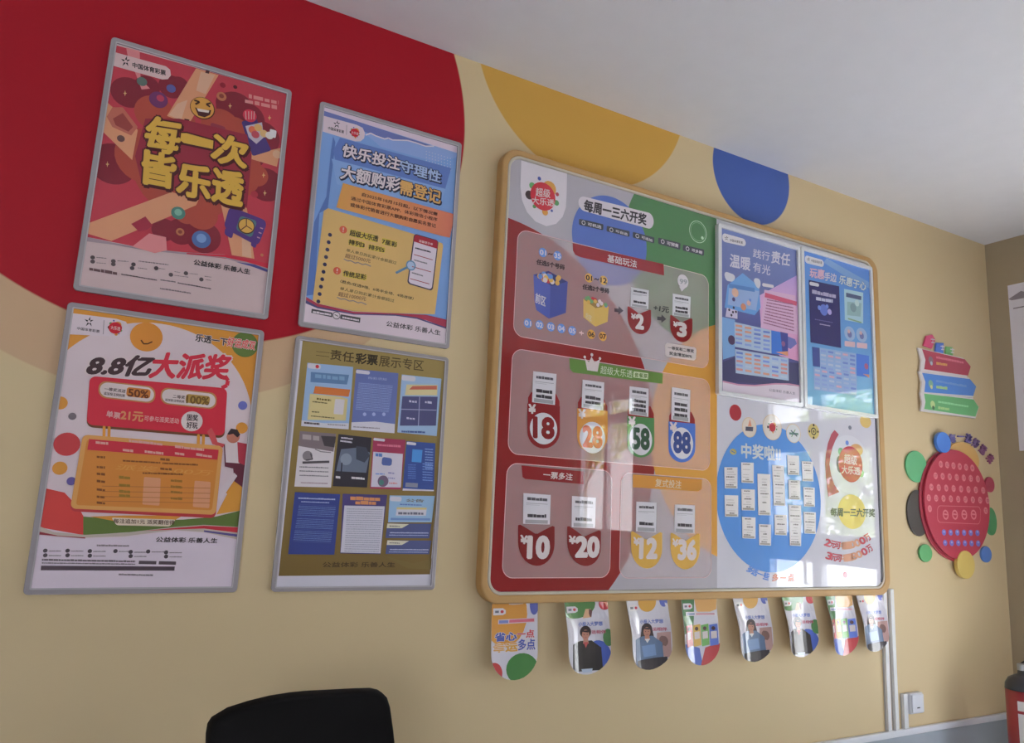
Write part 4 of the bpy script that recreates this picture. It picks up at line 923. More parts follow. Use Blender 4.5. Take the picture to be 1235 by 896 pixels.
pill(908, 1050, 742, 960, 858, (54, 88, 160), '88', ((925, 560), (1023, 575), (1020, 748), (922, 733)), 3, nc=(36, 54, 110))
s.end()

# --- right half below: winners' poster with a big blue disc
root = thing('winners_poster', 'pale grey winners poster with a large blue disc, lower right of the notice board', 'poster', ((XM+OXR)/2, -PF+.004, OZL))
s = Sheet(root, PF, .60, 'gloss')
ZT = W(1000, 470, PF)[1]
out_r = [(XM, ZT), (XM, OZL+.001)] + [q for q in rrect(XM-.3, OXR-.0125, OZL+.001, ZT+.3, .053, 8) if q[0] > OXR-.08 and q[1] < ZT] + [(OXR-.0125, ZT)]
out_r = [(XM, ZT), (XM, OZL+.002)] + sorted([q for q in rrect(XM-.3, OXR-.0125, OZL+.002, ZT+.3, .053, 8) if q[0] > OXR-.08 and q[1] < OZL+.08], key=lambda q: (q[0], q[1])) + [(OXR-.0125, ZT)]
s.clip = out_r
V6 = (850, 480, 5.513); DY = 551
s.part('printed_background', L=0); s.v(*V6); s.raw(out_r, (172, 169, 178)); s.L = 1
bgp = s.end()
s.part('blue_disc', bgp, 2); s.ell(438, 660, 348, 492, (68, 126, 196), 70)
disc_b = s.end()
s.part('red_dot', bgp, 3); s.ell(203, 97, 40, 54, (146, 26, 44))
s.part('coin_mark', bgp, 3); s.ell(188, 357, 22, 20, (150, 140, 80)); s.L = 4; s.line([(175, 350), (200, 366)], 8, (70, 96, 130))
for cx, cy, rx, ry, c, k in ((295, 195, 48, 67, (198, 186, 176), 0), (447, 195, 63, 86, (200, 190, 182), 1), (588, 235, 48, 64, (194, 194, 196), 2), (722, 222, 38, 52, (176, 158, 96), 3)):
    s.part('game_roundel', bgp, 4); s.ell(cx, cy, rx, ry, (190, 160, 120)); s.L = 5; s.ell(cx, cy, rx-3, ry-4, c); s.L = 6
    if k == 0: s.poly([(270, 190), (320, 192), (318, 222), (268, 218)], (70, 66, 84)); s.poly([(285, 188), (298, 140), (310, 188)], (190, 120, 96))
    elif k == 1: s.lotto(447, 195, 30, False)
    elif k == 2: s.line([(560, 235), (620, 240)], 14, (80, 110, 100)); s.line([(570, 215), (612, 255)], 9, (70, 84, 90)); s.line([(600, 210), (575, 258)], 7, (100, 130, 90))
    else:
        s.ring(722, 222, 26, .3, (50, 46, 44)); s.disc(722, 180, 9, (40, 38, 38), 10); s.disc(722, 264, 9, (40, 38, 38), 10); s.disc(694, 222, 8, (40, 38, 38), 10); s.disc(750, 224, 8, (40, 38, 38), 10); s.disc(722, 222, 10, (96, 84, 50), 10)
s.part('headline', bgp, 4); s.txt('中奖啦!!', (243, 395), (502, 420), (243, 300), (214, 220, 228), .035)
s.part('red_arc', bgp, 3); pa = [(862, 212), (840, 240), (818, 300), (804, 370), (800, 440), (804, 520), (812, 600), (820, 656)]; pb = [(890, 242), (868, 280), (848, 330), (834, 390), (828, 440), (838, 510), (860, 575), (893, 625)]
for i in range(7): s.poly([pa[i], pa[i+1], pb[i+1], pb[i]], (146, 48, 66))
s.part('logo_badge', bgp, 3); s.ell(962, 440, 132, 195, (200, 198, 206)); s.L = 4
for cx, cy, rx, ry, c in ((1008, 345, 42, 40, (206, 152, 92)), (903, 356, 18, 26, (96, 142, 104)), (896, 440, 22, 56, (66, 56, 72)), (945, 298, 11, 16, (84, 112, 176)), (964, 197, 11, 14, (90, 92, 104)), (1040, 500, 18, 26, (110, 150, 100))): s.ell(cx, cy, rx, ry, c)
s.L = 5; s.ell(968, 440, 80, 120, (160, 30, 50)); s.L = 6; s.txt('超级', (925, 435), (1010, 445), (925, 372), (222, 190, 196), .03); s.txt('大乐透', (908, 500), (1030, 512), (908, 448), (222, 190, 196), .03)
s.part('yellow_disc', bgp, 3); s.ell(1068, 155, 37, 44, (200, 168, 92))
s.part('yellow_disc', bgp, 3); s.ell(978, 755, 92, 115, (198, 170, 86))
s.part('draw_day_lettering', bgp, 5); s.txt('每周一三六开奖', (835, 785), (1128, 790), (836, 730), (46, 42, 52), .04)
def arc_text(st, a, m, b, h, cols):
    # characters strung along a quadratic curve through a, m, b
    n = len(st)
    for i, ch in enumerate(st):
        if ch == ' ': continue
        t = (i+.5)/n; q = [(1-t)**2*a[k]+2*t*(1-t)*m[k]+t*t*b[k] for k in (0, 1)]; d = [2*(1-t)*(m[k]-a[k])+2*t*(b[k]-m[k]) for k in (0, 1)]
        l = math.hypot(*d); d = [x/l for x in d]; w_ = h*.78
        p0 = (q[0]-d[0]*w_/2, q[1]-d[1]*w_/2); p1 = (q[0]+d[0]*w_/2, q[1]+d[1]*w_/2)
        s.txt(ch, p0, p1, (p0[0]+d[1]*h, p0[1]-d[0]*h), cols[i*len(cols)//n], .04)
RD = (164, 54, 66); ORX = (196, 140, 110)
s.part('prize_lettering', bgp, 5); arc_text('2元可中1000万', (790, 975), (950, 1050), (1110, 935), 46, [RD, ORX, ORX, RD])
s.part('prize_lettering', bgp, 5); arc_text('3元可中1800万', (800, 1065), (960, 1130), (1125, 1005), 46, [RD, ORX, ORX, RD])
s.part('slogan', bgp, 5); arc_text('多选一些', (275, 1150), (330, 1190), (425, 1212), 48, [(84, 128, 196)])
s.part('slogan', bgp, 5); arc_text('多一点', (440, 1216), (520, 1222), (600, 1215), 48, [(196, 112, 84)])
s.dots('red_dot', bgp, 4, [(932, 1176, 20, (170, 52, 70))])
s.end()
# tickets stuck on the blue disc
TB = [[((130, 460), (217, 460), (217, 602), (133, 600)), ((132, 645), (222, 648), (222, 790), (134, 788))],
      [((242, 428), (325, 430), (325, 567), (244, 562)), ((243, 605), (332, 608), (333, 748), (246, 746)), ((248, 790), (337, 794), (337, 936), (250, 932))],
      [((350, 503), (434, 507), (438, 780), (356, 778)), ((360, 838), (440, 842), (440, 982), (362, 978))],
      [((448, 446), (526, 450), (536, 718), (458, 714)), ((462, 776), (544, 778), (545, 914), (466, 910))],
      [((547, 380), (626, 384), (628, 513), (553, 510)), ((556, 545), (634, 548), (636, 677), (560, 674)), ((557, 710), (640, 714), (640, 984), (566, 981))],
      [((645, 420), (720, 424), (722, 555), (650, 552)), ((655, 592), (730, 596), (732, 724), (660, 720)), ((656, 756), (738, 760), (738, 904), (662, 900))]]
ORD = ['first', 'second', 'third', 'fourth', 'fifth', 'last']
for ci, colm in enumerate(TB):
    for ri, q in enumerate(colm):
        P = [W(*vp(V6, *k), PF+.003) for k in q]; c = (sum(p[0] for p in P)/4, min(p[1] for p in P))
        nm = ['top', 'bottom'] if len(colm) == 2 else ['top', 'middle', 'bottom']
        tall = q[2][1]-q[0][1] > 200
        t = thing('lottery_ticket', '%s white ticket on the blue disc, %s of the %s column from the left' % ('long' if tall else 'short', nm[ri], ORD[ci]), 'ticket', (c[0], -PF-.0022, c[1]), 'winning tickets on the blue disc')
        bm = bmesh.new(); add_prism(bm, [(p[0]-c[0], p[1]-c[1]) for p in P], -.0012, 0)
        sh = bm_obj('paper', bm, ink((202, 196, 198), .60, 'satin'), t)
        z = Sheet(t, PF+.0038, .60, 'satin'); z.v(*V6); z.part('printed_lines', sh, 0)
        def at(u, w_): return tuple((1-w_)*((1-u)*q[0][i]+u*q[1][i])+w_*((1-u)*q[3][i]+u*q[2][i]) for i in (0, 1))
        rr = random.Random(ci*7+ri); n = 13 if tall else 7; f0 = 1/(n+1)
        for k in range(n):
            f = (k+.9)*f0
            if rr.random() < .15: continue
            g = 150 if k % 3 else 96
            z.dash(at(rr.choice([.12, .2, .35]), f), at(rr.uniform(.6, .9), f), 5 if k % 3 else 9, (g, g-8, g-6), k+ri, .25)
        z.poly([at(.08, 1-f0*.9), at(.92, 1-f0*.9), at(.92, 1-f0*.25), at(.08, 1-f0*.25)], (134, 126, 120))
        z.end()

# --- two slim framed posters hung over the upper right of the board
wl = rgbm((0.78, 0.78, 0.80), rough=.25, coat=.6, crough=.1); wl2 = rgbm((0.80, 0.80, 0.82), rough=.25, coat=.6, crough=.1)
FG = 'white framed posters hung on the notice board'
s = framed('purple and pink poster in white frame, left of the sky blue one', [(866, 268.6), (964.3, 296.7), (970.6, 491), (867.8, 476.2)], depth=.076, inset=.021, group=FG, k=.58, kind='gloss', wall_y=PF+.003, mats=(wl, wl2))
V4 = (850, 255, 5.513); FY = 551
base(s, 'print', gradm([(0, (62, 56, 100)), (.28, (66, 66, 120)), (.55, (84, 92, 146)), (1, (92, 106, 158))], .64, 'gloss')); s.v(*V4); s.L = 1
s.poly([(360, 560), (620, 420), (640, 1000), (500, 960), (380, 860)], gradm([(0, (186, 120, 150)), (.6, (182, 140, 176)), (1, (120, 116, 178))], .58, 'gloss', diag=.0)); s.L = 2
s.poly([(110, 700), (200, 720), (200, 960), (120, 985)], (118, 158, 204)); s.poly([(120, 1000), (200, 970), (640, 1010), (640, 1160), (450, 1150), (120, 1130)], (56, 56, 92)); s.poly([(550, 830), (600, 850), (612, 880), (570, 915), (540, 900)], (96, 100, 156)); s.disc(178, 855, 32, (62, 44, 74))
s.L = 3; s.poly([(118, 1128), (200, 1150), (330, 1158), (480, 1145), (640, 1165), (640, 1300), (118, 1250)], (190, 178, 190)); s.L = 4; s.line([(118, 1130), (220, 1152), (330, 1158), (470, 1146), (560, 1148), (640, 1162)], 10, (170, 116, 144))
pr = s.end()
s.part('logo_badge', pr, 5); s.rq((115, 142), (270, 185), (272, 235), (115, 200), (206, 202, 206), .45); s.L = 6; s.runner(142, 178, 16, INK); s.txt('中国体育彩票', (166, 200), (250, 218), (166, 182), INK, .01)
s.part('headline', pr, 5); TW = (214, 210, 224)
s.txt('践行', (318, 305), (428, 330), (322, 248), TW, .01); s.txt('责任', (440, 342), (562, 364), (446, 262), TW, .025); s.txt('温暖', (165, 368), (300, 395), (168, 282), TW, .025); s.txt('有光', (318, 398), (432, 426), (322, 335), TW, .01)
s.part('blue_house_panel', pr, 5); s.poly([(150, 490), (250, 410), (360, 500), (370, 640), (330, 690), (130, 640)], (104, 156, 214)); s.L = 6; s.poly([(160, 500), (360, 530), (340, 660), (150, 620)], (150, 176, 220)); s.L = 7
s.poly([(158, 480), (330, 510), (330, 536), (160, 508)], (70, 110, 166)); s.disc(200, 540, 30, (186, 150, 130)); s.disc(190, 585, 14, (70, 64, 110)); s.disc(255, 635, 24, (176, 120, 96)); s.disc(290, 610, 18, (190, 150, 140)); s.disc(300, 590, 10, (90, 120, 180)); s.rq((125, 395), (205, 425), (190, 470), (135, 460), (206, 206, 216), .5); s.rq((318, 440), (372, 450), (365, 520), (335, 500), (206, 206, 216), .5)
s.part('spotted_panel', pr, 7); s.poly([(145, 640), (215, 660), (215, 715), (135, 700)], (186, 178, 200)); s.L = 8
for cx, cy in ((160, 655), (185, 670), (175, 690), (205, 668), (190, 640)): s.disc(cx, cy, 9, (48, 42, 60), 10)
s.part('pink_notice', pr, 5); s.poly([(395, 520), (600, 560), (615, 820), (370, 770)], (184, 150, 176)); s.L = 6; s.poly([(400, 540), (610, 600), (608, 628), (396, 570)], (176, 76, 104))
for i in range(9): s.dash((412-i*3, 590+i*19), (585+i*1, 622+i*22), 8, (126, 76, 106), i, .2)
s.rq((380, 475), (458, 490), (456, 510), (380, 498), (206, 200, 206), .5)
for row, (x0, y0, x1, y1, h, nx) in enumerate(((195, 735, 440, 790, 165, 4), (200, 915, 555, 975, 160, 6))):
    s.part('leaflet_strip', pr, 5); s.poly([(x0, y0), (x1, y1), (x1+2, y1+h-10), (x0+4, y0+h)], (176, 196, 222)); s.L = 6
    r2 = random.Random(row)
    for i in range(nx):
        for j in range(5):
            u = i/nx; xx = x0+8+u*(x1-x0); yy = y0+16+u*(y1-y0)+j*(h-18)/5.2
            s.rq((xx, yy), (xx+(x1-x0)/nx*.72, yy+7), (xx+(x1-x0)/nx*.72, yy+21), (xx, yy+14), r2.choice([(180, 120, 120), (90, 110, 170), (130, 150, 196), (196, 140, 120), (110, 130, 190), (196, 210, 230)]), .2)
    if row == 0: s.poly([(440, 790), (550, 812), (552, 960), (442, 945)], (54, 100, 176)); s.L = 7; s.poly([(500, 800), (550, 812), (552, 955), (515, 950)], (60, 66, 130)); s.poly([(470, 935), (550, 930), (552, 962)], (190, 130, 100)); s.disc(520, 880, 18, (120, 80, 120))
s.part('slogan', pr, 5); s.txt('公益体彩 乐善人生', (425, 1195), (600, 1220), (426, 1176), (110, 100, 116), .01)
s.end()
s = framed('sky blue poster with dark navy panel in white frame, at the board top right corner', [(966.1, 296.4), (1051.7, 321.2), (1060.4, 505.2), (971.2, 491.4)], depth=.076, inset=.021, group=FG, k=.60, kind='gloss', wall_y=PF+.003, mats=(wl, wl2))
base(s, 'print', gradm([(0, (130, 190, 224)), (.3, (110, 166, 216)), (.7, (92, 144, 206)), (1, (78, 124, 196))], .60, 'gloss')); s.v(*V4); s.L = 1
s.poly([(810, 310), (1000, 420), (1110, 480), (1110, 520), (950, 440), (790, 340)], (122, 164, 214)); 
pr = s.end()
s.part('logo_badge', pr, 4); s.rq((665, 290), (790, 325), (790, 372), (665, 342), (206, 206, 212), .45); s.L = 5; s.runner(688, 318, 14, INK); s.txt('中国体育彩票', (706, 336), (778, 352), (706, 318), (70, 70, 80), .01)
s.part('headline', pr, 4); s.txt('玩惠', (695, 436), (790, 452), (700, 374), (216, 176, 196), .03, (110, 110, 160), .03); s.txt('手边', (792, 458), (872, 470), (796, 404), (210, 210, 226), .03, (110, 120, 170), .03); s.txt('乐惠于心', (890, 478), (1068, 528), (896, 422), (206, 216, 220), .03, (80, 110, 150), .035)
s.part('navy_panel', pr, 4); s.poly([(690, 455), (892, 498), (905, 908), (702, 870)], (44, 44, 92)); s.L = 5; s.rq((695, 466), (758, 480), (758, 502), (695, 490), (206, 206, 212), .5); s.dash((712, 545), (870, 578), 26, (150, 146, 170), 1, .12); s.dash((738, 590), (850, 608), 26, (176, 180, 200), 2, .12)
s.disc(790, 655, 38, (84, 104, 176)); s.disc(760, 640, 16, (96, 120, 186)); s.disc(812, 632, 14, (96, 120, 186)); s.L = 6; s.disc(828, 668, 20, (160, 150, 196)); s.dash((730, 720), (850, 742), 6, (96, 96, 140), 3); s.dash((762, 752), (832, 765), 8, (150, 146, 170), 4, .1)
s.part('photo_panel', pr, 4); s.poly([(925, 515), (1052, 540), (1052, 745), (930, 722)], (150, 180, 190)); s.L = 5; s.poly([(938, 540), (1040, 565), (1038, 590), (938, 568)], (70, 80, 110)); s.poly([(945, 600), (1040, 610), (1035, 700), (945, 690)], (126, 156, 160)); s.L = 6; s.disc(985, 640, 30, (108, 132, 140)); s.disc(1010, 610, 22, (170, 190, 190)); s.line([(950, 712), (1040, 740)], 10, (120, 146, 120))
for i, (x, y) in enumerate(((962, 812), (1042, 822))):
    s.part('portrait_medallion', pr, 4); s.ell(x, y, 36, 48, (160, 186, 222)); s.L = 5; s.disc(x, y+6, 22, (96, 100, 150)); s.disc(x-6, y-14, 13, (186, 150, 150)); s.L = 6; s.rq((x-34, y+48), (x+36, y+56), (x+36, y+92), (x-34, y+84), (190, 160, 170), .2)
for row, (x0, y0, x1, y1, h, nx, c) in enumerate(((762, 905, 1005, 945, 145, 5, (140, 166, 206)), (722, 1035, 1010, 1075, 150, 6, (150, 176, 220)))):
    s.part('leaflet_strip', pr, 4); s.poly([(x0, y0), (x1, y1), (x1, y1+h), (x0+4, y0+h)], c); s.L = 5; r2 = random.Random(row+9)
    for i in range(nx):
        for j in range(5):
            u = i/nx; xx = x0+8+u*(x1-x0); yy = y0+14+u*(y1-y0)+j*h/5.2
            s.rq((xx, yy), (xx+(x1-x0)/nx*.7, yy+6), (xx+(x1-x0)/nx*.7, yy+19), (xx, yy+13), r2.choice([(196, 150, 170), (96, 116, 176), (166, 184, 220), (130, 150, 200), (190, 204, 230)]), .2)
    if row == 0: s.poly([(1005, 945), (1090, 960), (1092, 1105), (1008, 1092)], (70, 112, 196)); s.poly([(712, 900), (762, 908), (765, 1035), (718, 1028)], (58, 70, 128)); s.L = 6; s.disc(1072, 1030, 20, (150, 90, 120)); s.poly([(1050, 1080), (1092, 1085), (1092, 1108)], (200, 140, 120))
s.end()

# ------------------------------------------------------------------ hanging round-ended cards under the board
SK = (150, 104, 88)
def pennant(px, label, design, curl, kk):
    """px: top left, top right, lowest point"""
    d0 = .030; a, b, c = W(*px[0], d0), W(*px[1], d0), W(*px[2], d0+.02)
    x0, w_ = a[0], b[0]-a[0]; ztop = BZL-.001; h = ztop-c[1]
    root = thing('hanging_card', label, 'hanging card', (x0+w_/2, -d0, ztop), 'round-ended cards hanging under the notice board')
    rb = h*.34
    hull = [(0, 0), (0, -(h-rb))] + [(w_/2-w_/2*math.cos(t_), -(h-rb)-rb*math.sin(t_)) for t_ in [i*PI/16 for i in range(1, 16)]] + [(w_, -(h-rb)), (w_, 0)]
    s = Sheet(root, d0, kk, 'card'); s.clip = hull
    s.grid = ([w_*i/10 for i in range(11)], [-h*(8-i)/8 for i in range(9)])
    def m3(x, z, l):
        u, t_ = x/w_, -z/h
        y = .006*t_+.016*t_*t_ + curl*(.034*(max(0, .38-u)/.38)**2 + .022*(max(0, u-.62)/.38)**2)*min(1, t_*2.2)
        return (x-w_/2, -(y+l+.0012), z)
    s.map3 = m3
    Q = lambda u, v: (u*w_, -v*h)
    pp = lambda pts, c: s.raw([Q(*q) for q in pts], c)
    cc = lambda u, v, ru, rv, c: s.circ(u*w_, -v*h, ru*w_, rv*h, c, 22)
    tt = lambda st, u0, v1, u1, v0, c, b=.03, o=None: s.lay(st, Q(u0, v1), Q(u1, v1), Q(u0, v0), c, b, o, .05)
    s.part('card', L=0); s.raw(hull, (192, 188, 198)); card = s.end()
    so = card.modifiers.new('thickness', 'SOLIDIFY'); so.thickness = .0016; so.offset = -1
    s.part('logo_tag', card, 5); s.L = 5
    pp([(.03, .06), (.24, .06), (.30, .09), (.30, .13), (.24, .15), (.03, .15)], (196, 190, 196)); s.L = 6; pp([(.07, .09), (.15, .09), (.15, .12), (.07, .12)], (90, 90, 100)); cc(.22, .105, .035, .02, (160, 50, 60))
    if design == 'slogan':
        s.part('orange_field', card, 2); cc(.30, .15, .47, .42, (176, 122, 50)); cc(.52, .0, .16, .05, (190, 182, 180))
        s.part('blue_dot', card, 3); cc(.92, .02, .10, .14, (74, 80, 140)); s.part('red_dot', card, 3); cc(.06, .90, .18, .14, (150, 44, 46))
        s.part('green_disc', card, 3); cc(.66, .86, .34, .20, (56, 104, 52))
        s.part('ribbon', card, 3); pp([(.14, .21), (.94, .20), (.94, .26), (.14, .27)], (190, 170, 178)); s.L = 4; pp([(.16, .22), (.36, .22), (.36, .26), (.16, .26)], (96, 104, 150)); pp([(.38, .215), (.92, .21), (.92, .25), (.38, .255)], (176, 90, 104))
        s.part('headline', card, 4); tt('省心', .08, .49, .54, .38, (60, 72, 140), .04, (190, 180, 180)); tt('一点', .56, .46, .92, .36, (160, 44, 56), .03, (190, 180, 180)); tt('幸运', .05, .63, .56, .52, (176, 130, 50), .04, (190, 180, 180)); tt('多点', .58, .62, .94, .48, (60, 72, 140), .03, (190, 180, 180))
    elif design in ('suit', 'jacket', 'waiter'):
        if design == 'suit':
            s.part('green_disc', card, 2); cc(.25, .03, .46, .20, (66, 106, 58)); s.part('red_dot', card, 2); cc(.92, .03, .13, .09, (156, 40, 50)); s.part('blue_disc', card, 2); cc(.76, .74, .24, .20, (60, 80, 150)); s.part('green_dot', card, 3); cc(.96, .50, .10, .12, (66, 106, 62)); s.part('scene_picture', card, 3); pp([(.48, .10), (.60, .10), (.62, .22), (.42, .23)], (176, 140, 110)); pp([(.56, .10), (.64, .12), (.62, .22), (.56, .2)], (90, 60, 60))
            body, top, hair = (38, 34, 36), .56, (44, 32, 34)
        else:
            s.part('orange_disc', card, 2); cc(.50, .02, .22, .15, (186, 140, 60)); s.part('blue_dot', card, 2); cc(.90, .0, .10, .10, (80, 90, 160)); s.part('scene_picture', card, 2); pp([(.72, .48), (.98, .46), (.98, .84), (.70, .80)], (150, 120, 116)); s.L = 3; cc(.84, .60, .09, .08, (104, 78, 74))
            body, top, hair = ((78, 96, 124), .54, (48, 36, 40))
        s.part('lettering', card, 4); tt('小投入大梦想', .32, .34, .86, .28, (86, 100, 156), .03); tt('好运相伴', .52, .45, .92, .40, (150, 70, 90), .03)
        s.part('person_picture', card, 5); cx = .48; s.L = 5
        cc(cx, .42, .13, .085, hair)
        if design != 'suit': pp([(cx-.13, .42), (cx+.13, .42), (cx+.17, .54), (cx-.16, .53)], hair)
        pp([(cx-.32, top+.02), (cx-.12, top-.02), (cx+.14, top-.02), (cx+.34, top+.08), (cx+.36, .95), (cx-.34, .95)], body); s.L = 6
        pp([(cx-.05, .50), (cx+.05, .50), (cx+.07, .58), (cx-.06, .58)], SK); cc(cx, .46, .085, .07, SK); s.L = 7; pp([(cx-.09, .40), (cx+.09, .40), (cx+.06, .43), (cx-.05, .42)], hair)
        s.line_ = None
        if design == 'suit': pp([(cx-.05, .56), (cx+.06, .56), (cx, .64)], (150, 60, 60)); pp([(.36, .92), (.62, .92), (.60, .97), (.40, .97)], (150, 160, 176))
        else: pp([(cx-.06, .56), (cx+.07, .56), (cx, .62)], (196, 192, 196)); pp([(cx-.14, .66), (cx+.18, .64), (cx+.2, .8), (cx-.1, .82)], (96, 120, 156)); pp([(.2, .86), (.9, .82), (.9, 1), (.2, 1)], (44, 40, 46))
        for dx in (-.035, .035): cc(cx+dx, .455, .010, .006, (40, 30, 30))
        pp([(cx-.03, .495), (cx+.03, .495), (cx+.02, .502), (cx-.02, .502)], (130, 60, 60))
    else:
        s.part('green_field', card, 2); pp([(0, 0), (.36, 0), (.34, .30), (.30, .46), (0, .52)], (62, 104, 66)); s.part('orange_field', card, 3); pp([(.36, 0), (1, 0), (.98, .16), (.6, .24), (.42, .18)], (196, 148, 84)); s.part('ribbon', card, 4); pp([(.10, .19), (.96, .20), (.96, .26), (.10, .25)], (196, 190, 196)); s.L = 5; pp([(.14, .21), (.36, .21), (.36, .24), (.14, .24)], (110, 120, 150)); pp([(.40, .215), (.92, .22), (.92, .245), (.40, .24)], (170, 120, 130))
        s.part('blue_field', card, 2); pp([(0, .66), (.46, .74), (.52, 1), (0, 1)], (70, 90, 160)); s.part('red_field', card, 3); pp([(.62, .74), (1, .68), (1, 1), (.46, 1)], (160, 60, 64))
        for i, c in enumerate(((150, 46, 56), (196, 160, 80), (96, 146, 80), (80, 100, 170))):
            s.part('photo_column', card, 5); u = .07+i*.23; pp([(u, .40), (u+.21, .38), (u+.21, .70), (u, .72)], c); s.L = 6; pp([(u+.03, .50), (u+.18, .49), (u+.18, .60), (u+.03, .61)], (186, 176, 176)); cc(u+.1, .45, .05, .03, (70, 50, 54))
    s.end()
pennant([(593, 727), (648.4, 727), (606.8, 821)], 'hanging card with orange top and four-word lettering, leftmost in the row', 'slogan', .15, .50)
pennant([(680.5, 726.5), (732.3, 726), (702.4, 813.8)], 'hanging card picturing a person in a black suit, second from the left', 'suit', 1, .52)
pennant([(755, 725.5), (804.4, 725), (776, 808)], 'hanging card picturing a person in blue jacket, beside the black suit card', 'jacket', 1.2, .54)
pennant([(821.4, 725), (863.5, 724), (844, 802.4)], 'hanging card with green top and four coloured photo columns, fourth from left', 'columns', .5, .56)
pennant([(883.6, 723.5), (925, 722.5), (904, 798.4)], 'hanging card picturing a person in blue, fifth from left, right of the photo columns card', 'jacket', 1.1, .56)
pennant([(942.3, 722), (979, 721.5), (958, 793)], 'hanging card with green top and glare over a dark suit, sixth from left', 'suit', 1.1, .5)
pennant([(995, 721), (1027, 720.5), (1011, 791)], 'hanging card with pale washed-out photo columns, second from the right', 'columns', 1, .48)
pennant([(1032.4, 720), (1064, 719.5), (1047, 786.5)], 'pale bluish hanging card at the right end of the row, next to the trunking', 'jacket', 1, .46)

# ------------------------------------------------------------------ cut-out signs at the right
def cut(name, parent, pts, y0, y1, m, bevel=.002):
    """foam board cut-out; pts in wall metres relative to the parent"""
    bm = bmesh.new(); add_prism(bm, pts, -y1, -y0); return bm_obj(name, bm, m, parent, bevel=bevel)
VS = (1085, 350, 5.6)
d0 = .030
def wp(v, pts, d=d0): return [W(*vp(v, *q), d) for q in pts]
c = W(*vp(VS, 330, 815), d0)
sign = thing('arrow_sign', 'cut-out sign of stacked red, blue and green arrow planks right of the board', 'sign', (c[0], 0, c[1]))
def loc(pts): return [(x-c[0], z-c[1]) for x, z in pts]
KS = .52
whitef = ink((186, 180, 180), KS, 'satin')
planks = [([(140, 385), (445, 455), (490, 515), (470, 588), (155, 545), (163, 470)], [(152, 398), (440, 466), (480, 515), (462, 577), (166, 533), (175, 470)], (146, 48, 66)),
          ([(140, 545), (480, 588), (528, 650), (508, 726), (155, 700), (162, 620)], [(152, 558), (475, 600), (517, 650), (498, 714), (167, 688), (174, 620)], (62, 112, 178)),
          ([(148, 690), (505, 728), (545, 790), (522, 866), (152, 815), (162, 755)], [(165, 698), (500, 738), (534, 790), (512, 854), (166, 802), (175, 755)], (84, 148, 92))]
for i, (o, n_, col_) in enumerate(planks):
    yy = .016+.003*i
    b = cut('plank', sign, loc(wp(VS, o)), .004+.003*i, yy, whitef)
    z = Sheet(sign, yy+.0006, KS, 'satin'); z.v(*VS); z.part('coloured_face', b, 0); z.poly(n_, col_); z.L = 1
    x0, y0 = n_[0]; y0 += 34
    z.dash((x0+95, y0+28), (x0+(300 if i else 280), y0+64 if i < 2 else y0+60), 16, tuple(min(255, k+60) for k in col_), i, .12)
    z.dash((x0+95, y0+70), (x0+170, y0+80), 20, (180, 130, 70) if i == 0 else (140, 170, 110), i+4, .1)
    z.end(); z.part('plank_emblem', b, 2); z.disc(x0+58, y0+40, 26, ((110, 90, 100), (110, 150, 130), (160, 180, 120))[i], 14); z.L = 3; z.disc(x0+62, y0+62, 14, ((140, 150, 160), (190, 190, 140), (60, 90, 60))[i], 12); z.end()
for q, col_ in (([(200, 305), (240, 295), (262, 330), (238, 392), (182, 370)], (176, 60, 96)), ([(268, 350), (318, 352), (316, 425), (260, 415)], (70, 104, 180)), ([(335, 375), (378, 382), (380, 436), (330, 432)], (96, 150, 90))):
    b = cut('letter_tile', sign, loc(wp(VS, q)), .002, .012, ink(col_, KS, 'satin'))
    z = Sheet(sign, .0126, KS, 'satin'); z.v(*VS); z.part('tile_mark', b, 0); mx, my = sum(k[0] for k in q)/len(q), sum(k[1] for k in q)/len(q)
    z.line([(mx-14, my-8), (mx+14, my-4)], 7, (200, 190, 196)); z.line([(mx-10, my+14), (mx+12, my+16)], 7, (200, 190, 196)); z.line([(mx, my-16), (mx, my+20)], 6, (200, 190, 196)); z.end()

VD = (1085, 500, 4.267); d0 = .030
c = W(*vp(VD, 305, 745), d0)
disc = thing('number_disc_sign', 'large red oval number sign ringed by coloured dots, right of the notice board', 'sign', (c[0], 0, c[1]))
def oval(cx, cy, rx, ry, n=48):
    q = W(*vp(VD, cx, cy), d0); j = jac(q[0], q[1], d0); a, b = rx/VD[2]/math.hypot(*j[0]), ry/VD[2]/math.hypot(*j[1])
    return [(q[0]-c[0]+a*math.cos(2*PI*i/n), q[1]-c[1]+b*math.sin(2*PI*i/n)) for i in range(n)]
for cx, cy, rx, ry, col_, y0, y1 in ((103, 267, 55, 82, (74, 142, 96), .002, .012), (115, 507, 58, 120, (52, 48, 46), .002, .010), (345, 228, 82, 88, (190, 150, 84), .002, .012),
        (225, 143, 37, 54, (56, 104, 176), .014, .034), (150, 714, 33, 46, (76, 140, 88), .002, .014), (338, 772, 45, 73, (192, 166, 88), .014, .036), (462, 720, 27, 42, (64, 100, 160), .002, .014), (487, 550, 28, 72, (58, 120, 76), .002, .014), (480, 360, 23, 40, (140, 48, 66), .002, .014)):
    cut('dot', disc, oval(cx, cy, rx, ry, 32), y0, y1, ink(col_, KS, 'satin'))
cut('rim', disc, oval(296, 464, 176, 290), .004, .016, ink((126, 34, 48), KS, 'satin'))
face = cut('red_face', disc, oval(302, 460, 168, 282), .017, .030, ink((150, 44, 62), KS, 'satin'))
z = Sheet(disc, .0306, KS, 'satin'); z.v(*VD)
PKN = (178, 104, 112)
rows = [(255, 212, 374, 6, 20), (315, 185, 402, 7, 16), (373, 163, 430, 8, 17), (428, 150, 452, 9, 14), (484, 155, 443, 2, 10)]
nn = 1
